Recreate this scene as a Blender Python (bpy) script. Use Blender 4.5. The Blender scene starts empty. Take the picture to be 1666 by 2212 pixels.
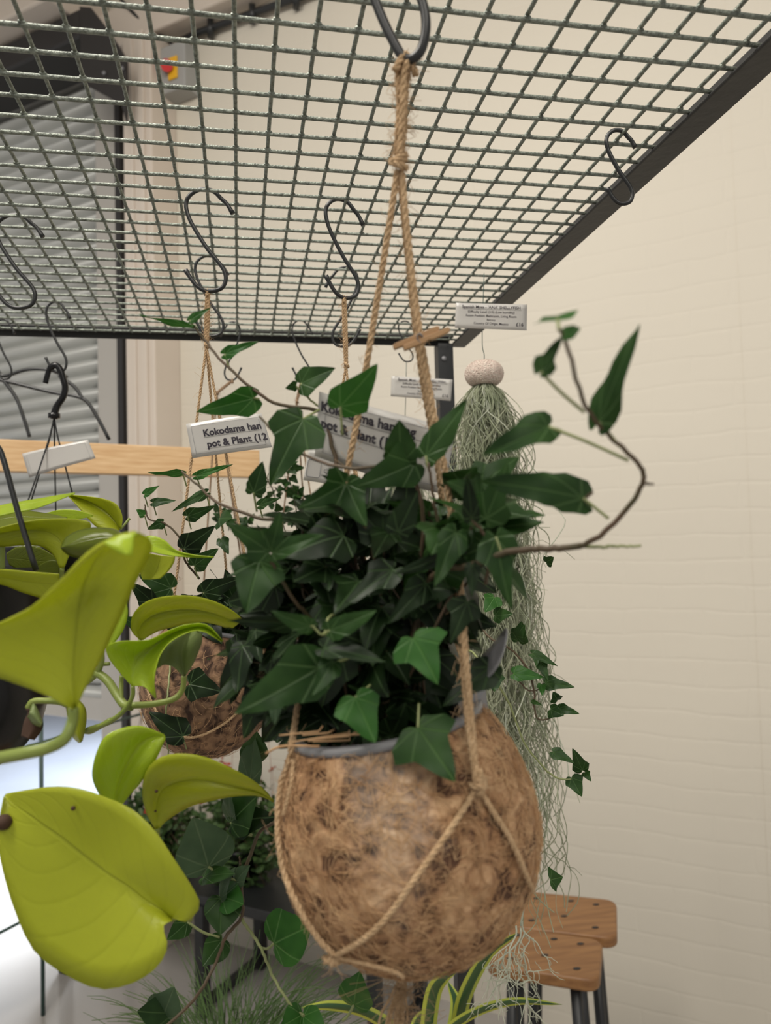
import bpy, math, random
from mathutils import Vector, Matrix
V = Vector
rnd = random.Random(7)
C = bpy.context.scene.collection
sc = bpy.context.scene

# ------------------------------------------------------------------ camera
CAM = V((0, 0, 1.55)); F = 1632.0; W, H = 1666, 2212
yaw, pit, rol = map(math.radians, (11.02, 2.54, -1.59))
cf = V((math.sin(yaw)*math.cos(pit), math.cos(yaw)*math.cos(pit), math.sin(pit)))
r0 = V((math.cos(yaw), -math.sin(yaw), 0)); u0 = r0.cross(cf)
cr = r0*math.cos(rol)+u0*math.sin(rol); cu = -r0*math.sin(rol)+u0*math.cos(rol)
cam = bpy.data.cameras.new('camera'); co = bpy.data.objects.new('camera', cam); C.objects.link(co)
co.matrix_world = Matrix(((cr.x, cu.x, -cf.x, CAM.x), (cr.y, cu.y, -cf.y, CAM.y), (cr.z, cu.z, -cf.z, CAM.z), (0, 0, 0, 1)))
cam.sensor_fit = 'VERTICAL'; cam.sensor_height = 36; cam.lens = F/H*36
cam.clip_start = .02; cam.clip_end = 60
cam.dof.use_dof = True; cam.dof.focus_distance = .60; cam.dof.aperture_fstop = 9.0
sc.camera = co

# ------------------------------------------------------------------ world, light, exposure
w = bpy.data.worlds.new('world'); sc.world = w; w.use_nodes = True
wb = w.node_tree.nodes['Background']; wb.inputs[0].default_value = (1.0, .97, .92, 1); wb.inputs[1].default_value = .52
sc.view_settings.view_transform = 'Standard'; sc.view_settings.look = 'None'
sc.view_settings.exposure = 0.0; sc.view_settings.gamma = 1.0; sc.view_settings.use_curve_mapping = False
sc.cycles.max_bounces = 8; sc.cycles.sample_clamp_indirect = 6

def area(name, loc, target, sx, sy, power, col):
    l = bpy.data.lights.new(name, 'AREA'); l.shape = 'RECTANGLE'; l.size = sx; l.size_y = sy; l.energy = power; l.color = col
    o = bpy.data.objects.new(name, l); C.objects.link(o); o.location = loc
    o.rotation_euler = (V(target)-V(loc)).to_track_quat('-Z', 'Y').to_euler()
    o.visible_camera = True
    return o
area('ceiling_strip_light', (-1.0, .3, 3.55), (-.2, 1.0, .8), .5, 1.6, 74, (1, .94, .85))
area('ceiling_panel_light', (.3, -1.6, 3.55), (.3, .6, 1.2), 1.4, 1.4, 44, (1, .94, .84))

# ------------------------------------------------------------------ projection helpers: pixel + real distance -> world
def ray(px, py): return cf + cr*((px-W/2)/F) - cu*((py-H/2)/F)
def P(px, py, d): return CAM + ray(px, py)*d
def PZ(px, py, z):
    r = ray(px, py); return CAM + r*((z-CAM.z)/r.z)
def depth(p): return (p-CAM).dot(cf)
WD = math.radians(-52.2)
wdir = V((-math.sin(WD), -math.cos(WD), 0))            # along the wall, to the right of the picture
wnor = V((wdir.y, -wdir.x, 0))
if wnor.dot(cf) > 0: wnor = -wnor                      # out of the wall, into the room
W0 = PZ(600, 2065, 0)
def PW(px, py, off=0.0):                               # point on the wall plane (or off metres in front of it)
    r = ray(px, py); q = W0 + wnor*off
    return CAM + r*((q-CAM).dot(wnor)/r.dot(wnor))
def wl(p): q = p-W0; return V((q.dot(wdir), q.dot(-wnor), q.z))   # wall-local x, depth, z
WM = Matrix(((wdir.x, -wnor.x, 0, W0.x), (wdir.y, -wnor.y, 0, W0.y), (0, 0, 1, 0), (0, 0, 0, 1)))

# ------------------------------------------------------------------ materials
def nodes(m): return m.node_tree.nodes, m.node_tree.links
def mat(name, col, rough=.6, metal=0, spec=.5, var=None, vscale=20, bump=0, bscale=60, stretch=(1, 1, 1), transl=0, coat=0, detail=4):
    m = bpy.data.materials.new(name); m.use_nodes = True; N, L = nodes(m); b = N['Principled BSDF']
    b.inputs['Base Color'].default_value = (*col, 1); b.inputs['Roughness'].default_value = rough
    b.inputs['Metallic'].default_value = metal; b.inputs['Specular IOR Level'].default_value = spec
    b.inputs['Coat Weight'].default_value = coat; b.inputs['Coat Roughness'].default_value = .12
    tc = N.new('ShaderNodeTexCoord'); mp = N.new('ShaderNodeMapping'); L.new(tc.outputs['Object'], mp.inputs[0]); mp.inputs['Scale'].default_value = stretch
    if var:
        n = N.new('ShaderNodeTexNoise'); n.inputs['Scale'].default_value = vscale; n.inputs['Detail'].default_value = detail; L.new(mp.outputs[0], n.inputs[0])
        r = N.new('ShaderNodeValToRGB'); e = r.color_ramp.elements
        e[0].position = .32; e[0].color = (*var, 1); e[1].position = .68; e[1].color = (*col, 1)
        L.new(n.outputs[0], r.inputs[0]); L.new(r.outputs[0], b.inputs['Base Color'])
    if bump:
        n2 = N.new('ShaderNodeTexNoise'); n2.inputs['Scale'].default_value = bscale; n2.inputs['Detail'].default_value = 5; L.new(mp.outputs[0], n2.inputs[0])
        bp = N.new('ShaderNodeBump'); bp.inputs['Strength'].default_value = bump; bp.inputs['Distance'].default_value = .004
        L.new(n2.outputs[0], bp.inputs['Height']); L.new(bp.outputs[0], b.inputs['Normal'])
    if transl:
        t = N.new('ShaderNodeBsdfTranslucent'); mx = N.new('ShaderNodeMixShader'); mx.inputs[0].default_value = transl
        src = b.inputs['Base Color'].links
        if src: L.new(src[0].from_socket, t.inputs[0])
        else: t.inputs[0].default_value = (*col, 1)
        L.new(b.outputs[0], mx.inputs[1]); L.new(t.outputs[0], mx.inputs[2]); L.new(mx.outputs[0], N['Material Output'].inputs[0])
    return m

def math_n(N, L, op, a, b=None, c=None):
    n = N.new('ShaderNodeMath'); n.operation = op
    for i, x in enumerate((a, b, c)):
        if x is None: continue
        if hasattr(x, 'links'): L.new(x, n.inputs[i])
        else: n.inputs[i].default_value = x
    return n.outputs[0]
def leaf_mat(name, dark, light, vein, rough=.42, transl=.22, kind='ivy', var=6, vmix=.75):
    m = bpy.data.materials.new(name); m.use_nodes = True; N, L = nodes(m); b = N['Principled BSDF']
    b.inputs['Roughness'].default_value = rough; b.inputs['Specular IOR Level'].default_value = .45 if kind == 'pin' else .22
    tc = N.new('ShaderNodeTexCoord'); sep = N.new('ShaderNodeSeparateXYZ'); L.new(tc.outputs['UV'], sep.inputs[0])
    n = N.new('ShaderNodeTexNoise'); n.inputs['Scale'].default_value = var; n.inputs['Detail'].default_value = 2
    L.new(tc.outputs['Object'], n.inputs[0]); n.inputs['Scale'].default_value = var*10
    r = N.new('ShaderNodeValToRGB'); e = r.color_ramp.elements
    e[0].position = .35; e[0].color = (*dark, 1); e[1].position = .65; e[1].color = (*light, 1); L.new(n.outputs[0], r.inputs[0])
    x, y = sep.outputs[0], sep.outputs[1]
    if kind == 'ivy':
        ang = math_n(N, L, 'ARCTAN2', math_n(N, L, 'SUBTRACT', x, .5), y)
        pp = math_n(N, L, 'PINGPONG', math_n(N, L, 'ADD', ang, 0), math.radians(21))   # zero on 0, +-42, +-84 degrees
        rad = math_n(N, L, 'SQRT', math_n(N, L, 'ADD', math_n(N, L, 'POWER', math_n(N, L, 'ABSOLUTE', math_n(N, L, 'SUBTRACT', x, .5)), 2), math_n(N, L, 'POWER', math_n(N, L, 'ABSOLUTE', y), 2)))
        d = math_n(N, L, 'MULTIPLY', rad, pp)
        mask = math_n(N, L, 'SUBTRACT', 1, math_n(N, L, 'SMOOTH_MIN', math_n(N, L, 'DIVIDE', d, .022), 1, .3))
    else:                                             # pinnate: midrib and faint side veins
        ax = math_n(N, L, 'ABSOLUTE', math_n(N, L, 'SUBTRACT', x, .5))
        mid = math_n(N, L, 'SUBTRACT', 1, math_n(N, L, 'SMOOTH_MIN', math_n(N, L, 'DIVIDE', ax, .018), 1, .3))
        s = math_n(N, L, 'SUBTRACT', math_n(N, L, 'MULTIPLY', y, 8), math_n(N, L, 'MULTIPLY', ax, 7))
        sv = math_n(N, L, 'MULTIPLY', math_n(N, L, 'SUBTRACT', 1, math_n(N, L, 'SMOOTH_MIN', math_n(N, L, 'DIVIDE', math_n(N, L, 'PINGPONG', s, .5), .12), 1, .3)), .18)
        mask = math_n(N, L, 'MAXIMUM', mid, sv)
    mx = N.new('ShaderNodeMix'); mx.data_type = 'RGBA'
    L.new(math_n(N, L, 'MULTIPLY', mask, vmix), mx.inputs[0]); L.new(r.outputs[0], mx.inputs[6]); mx.inputs[7].default_value = (*vein, 1)
    L.new(mx.outputs[2], b.inputs['Base Color'])
    bp = N.new('ShaderNodeBump'); bp.inputs['Strength'].default_value = .35; bp.inputs['Distance'].default_value = .0015
    L.new(mask, bp.inputs['Height']); bp.invert = True; L.new(bp.outputs[0], b.inputs['Normal'])
    t = N.new('ShaderNodeBsdfTranslucent'); L.new(mx.outputs[2], t.inputs[0]); ms = N.new('ShaderNodeMixShader'); ms.inputs[0].default_value = transl
    L.new(b.outputs[0], ms.inputs[1]); L.new(t.outputs[0], ms.inputs[2]); L.new(ms.outputs[0], N['Material Output'].inputs[0])
    return m

M = {}
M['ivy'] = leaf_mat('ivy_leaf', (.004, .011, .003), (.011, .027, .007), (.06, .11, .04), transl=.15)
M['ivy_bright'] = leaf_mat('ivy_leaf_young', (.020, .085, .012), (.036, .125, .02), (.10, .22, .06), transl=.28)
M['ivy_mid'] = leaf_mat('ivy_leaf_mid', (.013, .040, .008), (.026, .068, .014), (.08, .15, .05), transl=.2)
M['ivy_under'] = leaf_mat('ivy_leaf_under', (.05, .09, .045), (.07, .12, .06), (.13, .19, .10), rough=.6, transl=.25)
M['pothos'] = leaf_mat('neon_leaf', (.42, .47, .024), (.52, .57, .04), (.33, .37, .02), rough=.32, transl=.45, kind='pin', var=.8, vmix=.55)
M['pothos_lime'] = leaf_mat('neon_leaf_lime', (.42, .56, .03), (.50, .64, .045), (.6, .72, .14), rough=.25, transl=.45, kind='pin', var=.8, vmix=.5)
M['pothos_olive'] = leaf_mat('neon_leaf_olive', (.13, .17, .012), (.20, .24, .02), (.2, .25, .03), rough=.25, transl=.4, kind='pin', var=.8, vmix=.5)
M['pothos_pale'] = leaf_mat('neon_leaf_pale', (.22, .29, .11), (.30, .37, .14), (.36, .42, .2), rough=.3, transl=.4, kind='pin', var=.8, vmix=.5)
M['pothos_stem'] = mat('neon_stem', (.30, .36, .09), .4, var=(.2, .26, .05), vscale=30, transl=.15)
M['stem_brown'] = mat('ivy_stem_brown', (.10, .06, .035), .6, var=(.06, .05, .02), vscale=60)
M['stem_green'] = mat('ivy_stem_green', (.26, .29, .12), .5, var=(.18, .21, .08), vscale=60)
M['jute'] = mat('jute', (.66, .46, .27), .9, var=(.46, .30, .16), vscale=350, bump=.6, bscale=900)
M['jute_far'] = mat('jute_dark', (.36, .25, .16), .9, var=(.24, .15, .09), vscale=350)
M['black_steel'] = mat('black_steel', (.012, .013, .014), .38, spec=.5, var=(.02, .021, .022), vscale=15)
M['frame_steel'] = mat('grey_steel', (.055, .054, .052), .5, spec=.4, var=(.04, .04, .04), vscale=12, bump=.15, bscale=80)
M['galv'] = mat('galvanised', (.30, .33, .28), .42, metal=.3, var=(.12, .135, .115), vscale=260, bump=.5, bscale=500)
M['wood'] = mat('pine', (.62, .43, .24), .6, var=(.50, .31, .15), vscale=14, stretch=(1, 12, 12), bump=.1, bscale=30)
M['stoolwood'] = mat('stool_wood', (.30, .15, .055), .45, var=(.20, .09, .032), vscale=9, stretch=(1, 8, 8))
M['peg'] = mat('peg_wood', (.42, .25, .12), .6, var=(.32, .18, .08), vscale=60)
M['plastic'] = mat('grey_plastic', (.20, .20, .21), .35)
M['blackplastic'] = mat('black_plastic', (.005, .005, .006), .28, spec=.3, coat=.15)
M['soil'] = mat('soil', (.05, .03, .018), .95, var=(.015, .01, .007), vscale=120, bump=1, bscale=200)
M['paper'] = mat('laminated_paper', (.68, .66, .63), .22, transl=.3, coat=.3)
M['ink'] = mat('ink', (.03, .025, .035), .5)
M['greyink'] = mat('grey_ink', (.22, .22, .24), .5)
M['shell'] = mat('urchin_shell', (.72, .55, .47), .7, var=(.82, .72, .62), vscale=400, bump=1, bscale=500)
M['moss'] = mat('spanish_moss', (.46, .48, .34), .8, var=(.28, .32, .20), vscale=30, transl=.2)
M['moss_pale'] = mat('spanish_moss_pale', (.62, .64, .52), .8, var=(.5, .53, .42), vscale=30, transl=.2)
M['shutter'] = mat('shutter_metal', (.50, .51, .49), .42, metal=.15, var=(.44, .45, .44), vscale=4)
M['shutter_rail'] = mat('shutter_rail', (.42, .40, .37), .5)
M['dark_box'] = mat('dark_metal', (.018, .016, .016), .5)
M['cream'] = mat('cream_paint', (.60, .53, .46), .6, var=(.57, .50, .43), vscale=3)
M['grey_box'] = mat('grey_enclosure', (.32, .32, .31), .5)
M['red'] = mat('red_plastic', (.55, .03, .03), .4)
M['yellow'] = mat('yellow_plastic', (.75, .42, .02), .4)
M['geranium'] = leaf_mat('shrub_leaf', (.03, .07, .018), (.08, .14, .04), (.06, .12, .03), rough=.5, transl=.2, kind='pin')
M['redflower'] = mat('red_petal', (.50, .06, .035), .6, transl=.3)
M['drybloom'] = mat('dry_bloom', (.28, .10, .06), .8)
M['grass'] = mat('sedge_blade', (.11, .20, .05), .5, var=(.06, .12, .03), vscale=10, transl=.3)
M['varieg'] = bpy.data.materials.new('variegated'); M['varieg'].use_nodes = True
N, L = nodes(M['varieg']); b = N['Principled BSDF']; b.inputs['Roughness'].default_value = .4
tc = N.new('ShaderNodeTexCoord'); sp = N.new('ShaderNodeSeparateXYZ'); L.new(tc.outputs['UV'], sp.inputs[0])
ax = math_n(N, L, 'ABSOLUTE', math_n(N, L, 'SUBTRACT', sp.outputs[0], .5)); rr = N.new('ShaderNodeValToRGB'); L.new(ax, rr.inputs[0])
rr.color_ramp.elements[0].color = (.03, .085, .03, 1); rr.color_ramp.elements[0].position = .24
rr.color_ramp.elements[1].color = (.38, .44, .06, 1); rr.color_ramp.elements[1].position = .30
L.new(rr.outputs[0], b.inputs['Base Color'])
M['floor'] = mat('polished_floor', (.38, .36, .34), .16, spec=.6, var=(.34, .32, .30), vscale=2, coat=.5)
M['ground'] = mat('outside_concrete', (.105, .113, .13), .7, var=(.09, .097, .112), vscale=2)
M['green_metal'] = mat('green_metal', (.035, .075, .065), .4)
M['brick'] = mat('clay_brick', (.50, .27, .20), .8, var=(.42, .2, .14), vscale=20)
M['terracotta'] = mat('terracotta', (.30, .12, .06), .8, var=(.24, .09, .05), vscale=20)

# painted brick wall: brick relief only as bump, the paint is one cream colour
wm = bpy.data.materials.new('painted_brick'); wm.use_nodes = True; N, L = nodes(wm); b = N['Principled BSDF']
b.inputs['Roughness'].default_value = .62
tc = N.new('ShaderNodeTexCoord'); mp = N.new('ShaderNodeMapping'); L.new(tc.outputs['Object'], mp.inputs[0]); mp.inputs['Rotation'].default_value = (math.radians(-90), 0, 0)
nz = N.new('ShaderNodeTexNoise'); nz.inputs['Scale'].default_value = 5; L.new(mp.outputs[0], nz.inputs[0])
vm = N.new('ShaderNodeMixRGB'); vm.blend_type = 'ADD'; vm.inputs[0].default_value = .035; L.new(mp.outputs[0], vm.inputs[1]); L.new(nz.outputs[1], vm.inputs[2])
bk = N.new('ShaderNodeTexBrick'); L.new(vm.outputs[0], bk.inputs[0]); bk.inputs['Scale'].default_value = 1
bk.inputs['Brick Width'].default_value = .225; bk.inputs['Row Height'].default_value = .075; bk.inputs['Mortar Size'].default_value = .008
bk.inputs['Mortar Smooth'].default_value = 1; bk.offset = .5
bk.inputs['Color1'].default_value = (1, 1, 1, 1); bk.inputs['Color2'].default_value = (.86, .86, .86, 1); bk.inputs['Mortar'].default_value = (.45, .45, .45, 1)
n3 = N.new('ShaderNodeTexNoise'); n3.inputs['Scale'].default_value = 9; n3.inputs['Detail'].default_value = 6; L.new(mp.outputs[0], n3.inputs[0])
mm = N.new('ShaderNodeMixRGB'); mm.blend_type = 'MULTIPLY'; mm.inputs[0].default_value = .7; L.new(bk.outputs[0], mm.inputs[1]); L.new(n3.outputs[0], mm.inputs[2])
bp = N.new('ShaderNodeBump'); bp.inputs['Strength'].default_value = .22; bp.inputs['Distance'].default_value = .008; L.new(mm.outputs[0], bp.inputs['Height']); L.new(bp.outputs[0], b.inputs['Normal'])
cr2 = N.new('ShaderNodeValToRGB'); n4 = N.new('ShaderNodeTexNoise'); n4.inputs['Scale'].default_value = 1.5; L.new(mp.outputs[0], n4.inputs[0]); L.new(n4.outputs[0], cr2.inputs[0])
cr2.color_ramp.elements[0].color = (.59, .545, .465, 1); cr2.color_ramp.elements[1].color = (.64, .595, .505, 1); L.new(cr2.outputs[0], b.inputs['Base Color'])
M['wall'] = wm

# coir: matted brown fibre with pale streaks and dark specks
cm = bpy.data.materials.new('coir'); cm.use_nodes = True; N, L = nodes(cm); b = N['Principled BSDF']; b.inputs['Roughness'].default_value = .95
tc = N.new('ShaderNodeTexCoord')
na = N.new('ShaderNodeTexNoise'); na.inputs['Scale'].default_value = 75; na.inputs['Detail'].default_value = 8; na.inputs['Distortion'].default_value = 1.2; L.new(tc.outputs['Object'], na.inputs[0])
ra = N.new('ShaderNodeValToRGB'); L.new(na.outputs[0], ra.inputs[0])
e = ra.color_ramp.elements; e[0].position = .38; e[0].color = (.09, .042, .022, 1); e[1].position = .64; e[1].color = (.56, .36, .20, 1)
x = ra.color_ramp.elements.new(.49); x.color = (.36, .20, .10, 1)
nb = N.new('ShaderNodeTexNoise'); nb.inputs['Scale'].default_value = 9; nb.inputs['Detail'].default_value = 3; L.new(tc.outputs['Object'], nb.inputs[0])
rb = N.new('ShaderNodeValToRGB'); L.new(nb.outputs[0], rb.inputs[0]); rb.color_ramp.elements[0].position = .58; rb.color_ramp.elements[1].position = .72
mx = N.new('ShaderNodeMixRGB'); L.new(math_n(N, L, 'MULTIPLY', rb.outputs[0], .6), mx.inputs[0]); L.new(ra.outputs[0], mx.inputs[1]); mx.inputs[2].default_value = (.50, .44, .37, 1)
nd = N.new('ShaderNodeTexVoronoi'); nd.inputs['Scale'].default_value = 70; L.new(tc.outputs['Object'], nd.inputs[0])
rd = N.new('ShaderNodeValToRGB'); L.new(nd.outputs['Distance'], rd.inputs[0]); rd.color_ramp.elements[0].color = (.25, .22, .2, 1); rd.color_ramp.elements[0].position = .06; rd.color_ramp.elements[1].position = .22
m2 = N.new('ShaderNodeMixRGB'); m2.blend_type = 'MULTIPLY'; m2.inputs[0].default_value = .8; L.new(mx.outputs[0], m2.inputs[1]); L.new(rd.outputs[0], m2.inputs[2])
L.new(m2.outputs[0], b.inputs['Base Color'])
bp = N.new('ShaderNodeBump'); bp.inputs['Strength'].default_value = 1; bp.inputs['Distance'].default_value = .004; L.new(na.outputs[0], bp.inputs['Height']); L.new(bp.outputs[0], b.inputs['Normal'])
M['coir'] = cm
M['coir_shaded'] = cm.copy(); ee = [n for n in M['coir_shaded'].node_tree.nodes if n.type == 'VALTORGB'][0].color_ramp.elements  # darker coir copy: shade on the balls behind is put into its colour
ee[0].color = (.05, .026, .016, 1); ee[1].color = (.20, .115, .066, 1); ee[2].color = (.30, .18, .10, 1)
[n for n in M['coir_shaded'].node_tree.nodes if n.type == 'MIX_RGB'][0].inputs[2].default_value = (.26, .19, .14, 1)
M['fibre'] = mat('coir_fibre', (.66, .44, .24), .85, var=(.40, .22, .10), vscale=60)

# ------------------------------------------------------------------ mesh builder
class MB:
    def __init__(s): s.v = []; s.f = []; s.uv = []; s.useuv = False
    def add(s, vs, fs, uvs=None):
        o = len(s.v); s.v += [tuple(v) for v in vs]; s.f += [tuple(i+o for i in f) for f in fs]
        s.uv += list(uvs) if uvs else [(0, 0)]*len(vs)
        if uvs: s.useuv = True
        return s
    def box(s, a, b, mtx=None):
        x0, y0, z0 = a; x1, y1, z1 = b
        vs = [V((x, y, z)) for z in (z0, z1) for y in (y0, y1) for x in (x0, x1)]
        if mtx is not None: vs = [mtx @ v for v in vs]
        return s.add(vs, [(0, 2, 3, 1), (4, 5, 7, 6), (0, 1, 5, 4), (2, 6, 7, 3), (0, 4, 6, 2), (1, 3, 7, 5)])
    def tube(s, path, r, seg=8, cap=True):
        path = [V(p) for p in path]; n = len(path)
        rs = r if isinstance(r, (list, tuple)) else [r]*n
        t = [(path[min(i+1, n-1)]-path[max(i-1, 0)]).normalized() for i in range(n)]
        nrm = t[0].orthogonal().normalized(); vs = []; fs = []
        for i in range(n):
            nrm = (nrm - t[i]*nrm.dot(t[i]))
            nrm = nrm.normalized() if nrm.length > 1e-8 else t[i].orthogonal().normalized()
            bn = t[i].cross(nrm)
            for k in range(seg):
                a = 2*math.pi*k/seg; vs.append(path[i]+(nrm*math.cos(a)+bn*math.sin(a))*rs[i])
        for i in range(n-1):
            for k in range(seg):
                k2 = (k+1) % seg; fs.append((i*seg+k, i*seg+k2, (i+1)*seg+k2, (i+1)*seg+k))
        if cap: fs.append(tuple(range(seg-1, -1, -1))); fs.append(tuple((n-1)*seg+k for k in range(seg)))
        return s.add(vs, fs)
    def ell(s, c, rad, mtx=None, nu=16, nv=10):
        vs = []; fs = []
        for i in range(nv+1):
            th = math.pi*i/nv
            for j in range(nu):
                ph = 2*math.pi*j/nu; p = V((rad[0]*math.sin(th)*math.cos(ph), rad[1]*math.sin(th)*math.sin(ph), rad[2]*math.cos(th)))
                if mtx is not None: p = mtx @ p
                vs.append(V(c)+p)
        for i in range(nv):
            for j in range(nu): fs.append((i*nu+j, (i+1)*nu+j, (i+1)*nu+(j+1) % nu, i*nu+(j+1) % nu))
        return s.add(vs, fs)
    def lathe(s, prof, mtx, nu=48):
        vs = []; fs = []; n = len(prof)
        for (r, z) in prof:
            for j in range(nu):
                a = 2*math.pi*j/nu; vs.append(mtx @ V((r*math.cos(a), r*math.sin(a), z)))
        for i in range(n-1):
            for j in range(nu): fs.append((i*nu+j, i*nu+(j+1) % nu, (i+1)*nu+(j+1) % nu, (i+1)*nu+j))
        return s.add(vs, fs)
    def prism(s, pts, ext):                                       # polygon pts (world), extruded by vector ext
        n = len(pts); e = V(ext); vs = [V(p) for p in pts]+[V(p)+e for p in pts]
        return s.add(vs, [tuple(range(n)), tuple(range(2*n-1, n-1, -1))]+[(i, i+n, (i+1) % n+n, (i+1) % n) for i in range(n)])
    def build(s, name, m, parent=None, smooth=True, solid=0, bevel=0):
        me = bpy.data.meshes.new(name); me.from_pydata(s.v, [], s.f)
        if s.useuv:
            l = me.uv_layers.new(name='uv'); idx = [0]*len(me.loops); me.loops.foreach_get('vertex_index', idx)
            l.data.foreach_set('uv', [c for i in idx for c in s.uv[i]])
        if smooth: me.polygons.foreach_set('use_smooth', [True]*len(me.polygons))
        me.materials.append(M[m] if isinstance(m, str) else m); me.update()
        o = bpy.data.objects.new(name, me); C.objects.link(o)
        if parent:
            o.parent = parent; o.matrix_parent_inverse = parent.matrix_basis.inverted()
        if solid: md = o.modifiers.new('thick', 'SOLIDIFY'); md.thickness = solid; md.offset = 0
        if bevel:
            md = o.modifiers.new('bevel', 'BEVEL'); md.width = bevel; md.segments = 3; md.limit_method = 'ANGLE'
        return o
def tag(o, label, cat, group=None, kind=None):
    o['label'] = label; o['category'] = cat
    if group: o['group'] = group
    if kind: o['kind'] = kind
    return o
def struct(o): o['kind'] = 'structure'; return o
def thing(name, loc, label, cat, group=None):
    o = bpy.data.objects.new(name, None); C.objects.link(o); o.location = loc; o.empty_display_size = .02
    o.matrix_basis = Matrix.Translation(V(loc)); return tag(o, label, cat, group)

def crom(pts, n):
    pts = [V(p) for p in pts]; m = len(pts)
    if m == 2: return [pts[0].lerp(pts[1], i/(n-1)) for i in range(n)]
    out = []
    for i in range(n):
        t = i/(n-1)*(m-1); k = min(int(t), m-2); t -= k
        a = pts[k-1] if k > 0 else pts[0]*2-pts[1]; b = pts[k]; c = pts[k+1]; d = pts[k+2] if k+2 < m else pts[-1]*2-pts[-2]
        out.append(.5*((2*b)+(c-a)*t+(2*a-5*b+4*c-d)*t*t+(3*b-a-3*c+d)*t**3))
    return out
def arclen(pts, step):
    L_ = [0]
    for a, b in zip(pts, pts[1:]): L_.append(L_[-1]+(b-a).length)
    n = max(3, int(L_[-1]/step)+1); out = []; k = 0
    for i in range(n):
        s_ = L_[-1]*i/(n-1)
        while k < len(L_)-2 and L_[k+1] < s_: k += 1
        f = (s_-L_[k])/max(1e-9, L_[k+1]-L_[k]); out.append(pts[k].lerp(pts[k+1], min(1, f)))
    return out
def rope(mb, pts, r, ply=3, pitch=6.0, hairs=0, seg=6, flare=1.0, hl=.008):
    """twisted cord: ply strands wound about the path, with loose fibres"""
    path = arclen(crom(pts, 60), r*.9); n = len(path)
    t = [(path[min(i+1, n-1)]-path[max(i-1, 0)]).normalized() for i in range(n)]
    nr = t[0].orthogonal().normalized(); fr = []
    for i in range(n):
        nr = (nr-t[i]*nr.dot(t[i])).normalized(); fr.append((nr.copy(), t[i].cross(nr)))
    ph0 = rnd.random()*6.3
    for k in range(ply):
        pl = []
        for i in range(n):
            a = ph0+2*math.pi*k/ply + i*.9/pitch*2*math.pi*.8; f = 1+(flare-1)*i/n
            pl.append(path[i]+(fr[i][0]*math.cos(a)+fr[i][1]*math.sin(a))*r*.52*f)
        mb.tube(pl, [r*.56]*n, seg)
    for _ in range(hairs):
        i = rnd.randrange(n); a = rnd.random()*6.3; d = fr[i][0]*math.cos(a)+fr[i][1]*math.sin(a); p = path[i]
        l = hl*(.4+rnd.random()); q = t[i]*(rnd.random()-.5)*2; c = V((rnd.gauss(0, 1), rnd.gauss(0, 1), rnd.gauss(0, 1)))*.4
        mb.tube([p+d*r*.6, p+d*(r+l*.3)+q*l*.3, p+d*(r+l*.5)+q*l*.7+c*l*.3], [.00012]*3, 3, False)

# --- leaves
HALF = [(0, 0), (.09, -.10), (.20, -.12), (.31, -.05), (.39, .06), (.45, .19), (.39, .30), (.325, .39), (.28, .48), (.235, .60), (.155, .78), (.06, .93), (0, 1.0)]
MID = [0, .0, .02, .06, .12, .20, .28, .36, .46, .58, .75, .92, 1.0]
def ivy_shape(var=0):
    h = []
    for i, (x, y) in enumerate(HALF):
        if var == 1: x *= .8 if 3 < i < 7 else 1.0                      # slimmer, shallow lobes
        if var == 2: x = x*1.15 if 3 < i < 7 else x*.88; y = y+(.06 if i == 5 else 0)   # deeper lobes
        if var == 3: x, y = (0, .09, .22, .34, .42, .46, .47, .44, .39, .31, .20, .08, 0)[i], (0, -.09, -.10, -.03, .09, .22, .33, .44, .55, .67, .80, .93, 1)[i]
        h.append((x, y))
    return h
def ivy_leaf(mb, B, T, wf=1.0, roll=0.0, curl=.12, fold=.12, var=0, jit=None, normal=None):
    B = V(B); T = V(T); y = T-B; Ln = y.length; y.normalize()
    view = (normal if normal is not None else (CAM-B)).normalized()
    x = y.cross(view); x = x.normalized() if x.length > 1e-4 else y.orthogonal().normalized()
    z = x.cross(y)
    a = math.radians(roll); x, z = x*math.cos(a)+z*math.sin(a), z*math.cos(a)-x*math.sin(a)
    h = ivy_shape(var); jit = jit or rnd; ns = 4; vs = []; uv = []; fs = []
    asy = 1+jit.uniform(-.12, .12); wob = jit.uniform(-.05, .05); ph = jit.random()*6
    cols = 2*ns+1
    for i, ((hx, hy), my) in enumerate(zip(h, MID)):
        for k in range(-ns, ns+1):
            f = abs(k)/ns; sx = (1 if k >= 0 else -1); w_ = hx*(asy if k > 0 else 2-asy)
            X = sx*w_*f; Y = my+(hy-my)*f**1.2
            Z = fold*abs(X)*.9 - curl*Y*Y + .03*math.sin(ph+9*Y+5*X)*f - .10*abs(X)*abs(X)*2
            vs.append(B+(x*(X*wf+wob*Y*Y)+y*Y+z*Z)*Ln); uv.append((.5+X, Y))
    for i in range(len(h)-1):
        for k in range(cols-1):
            fs.append((i*cols+k, i*cols+k+1, (i+1)*cols+k+1, (i+1)*cols+k))
    mb.add(vs, fs, uv)
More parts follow.
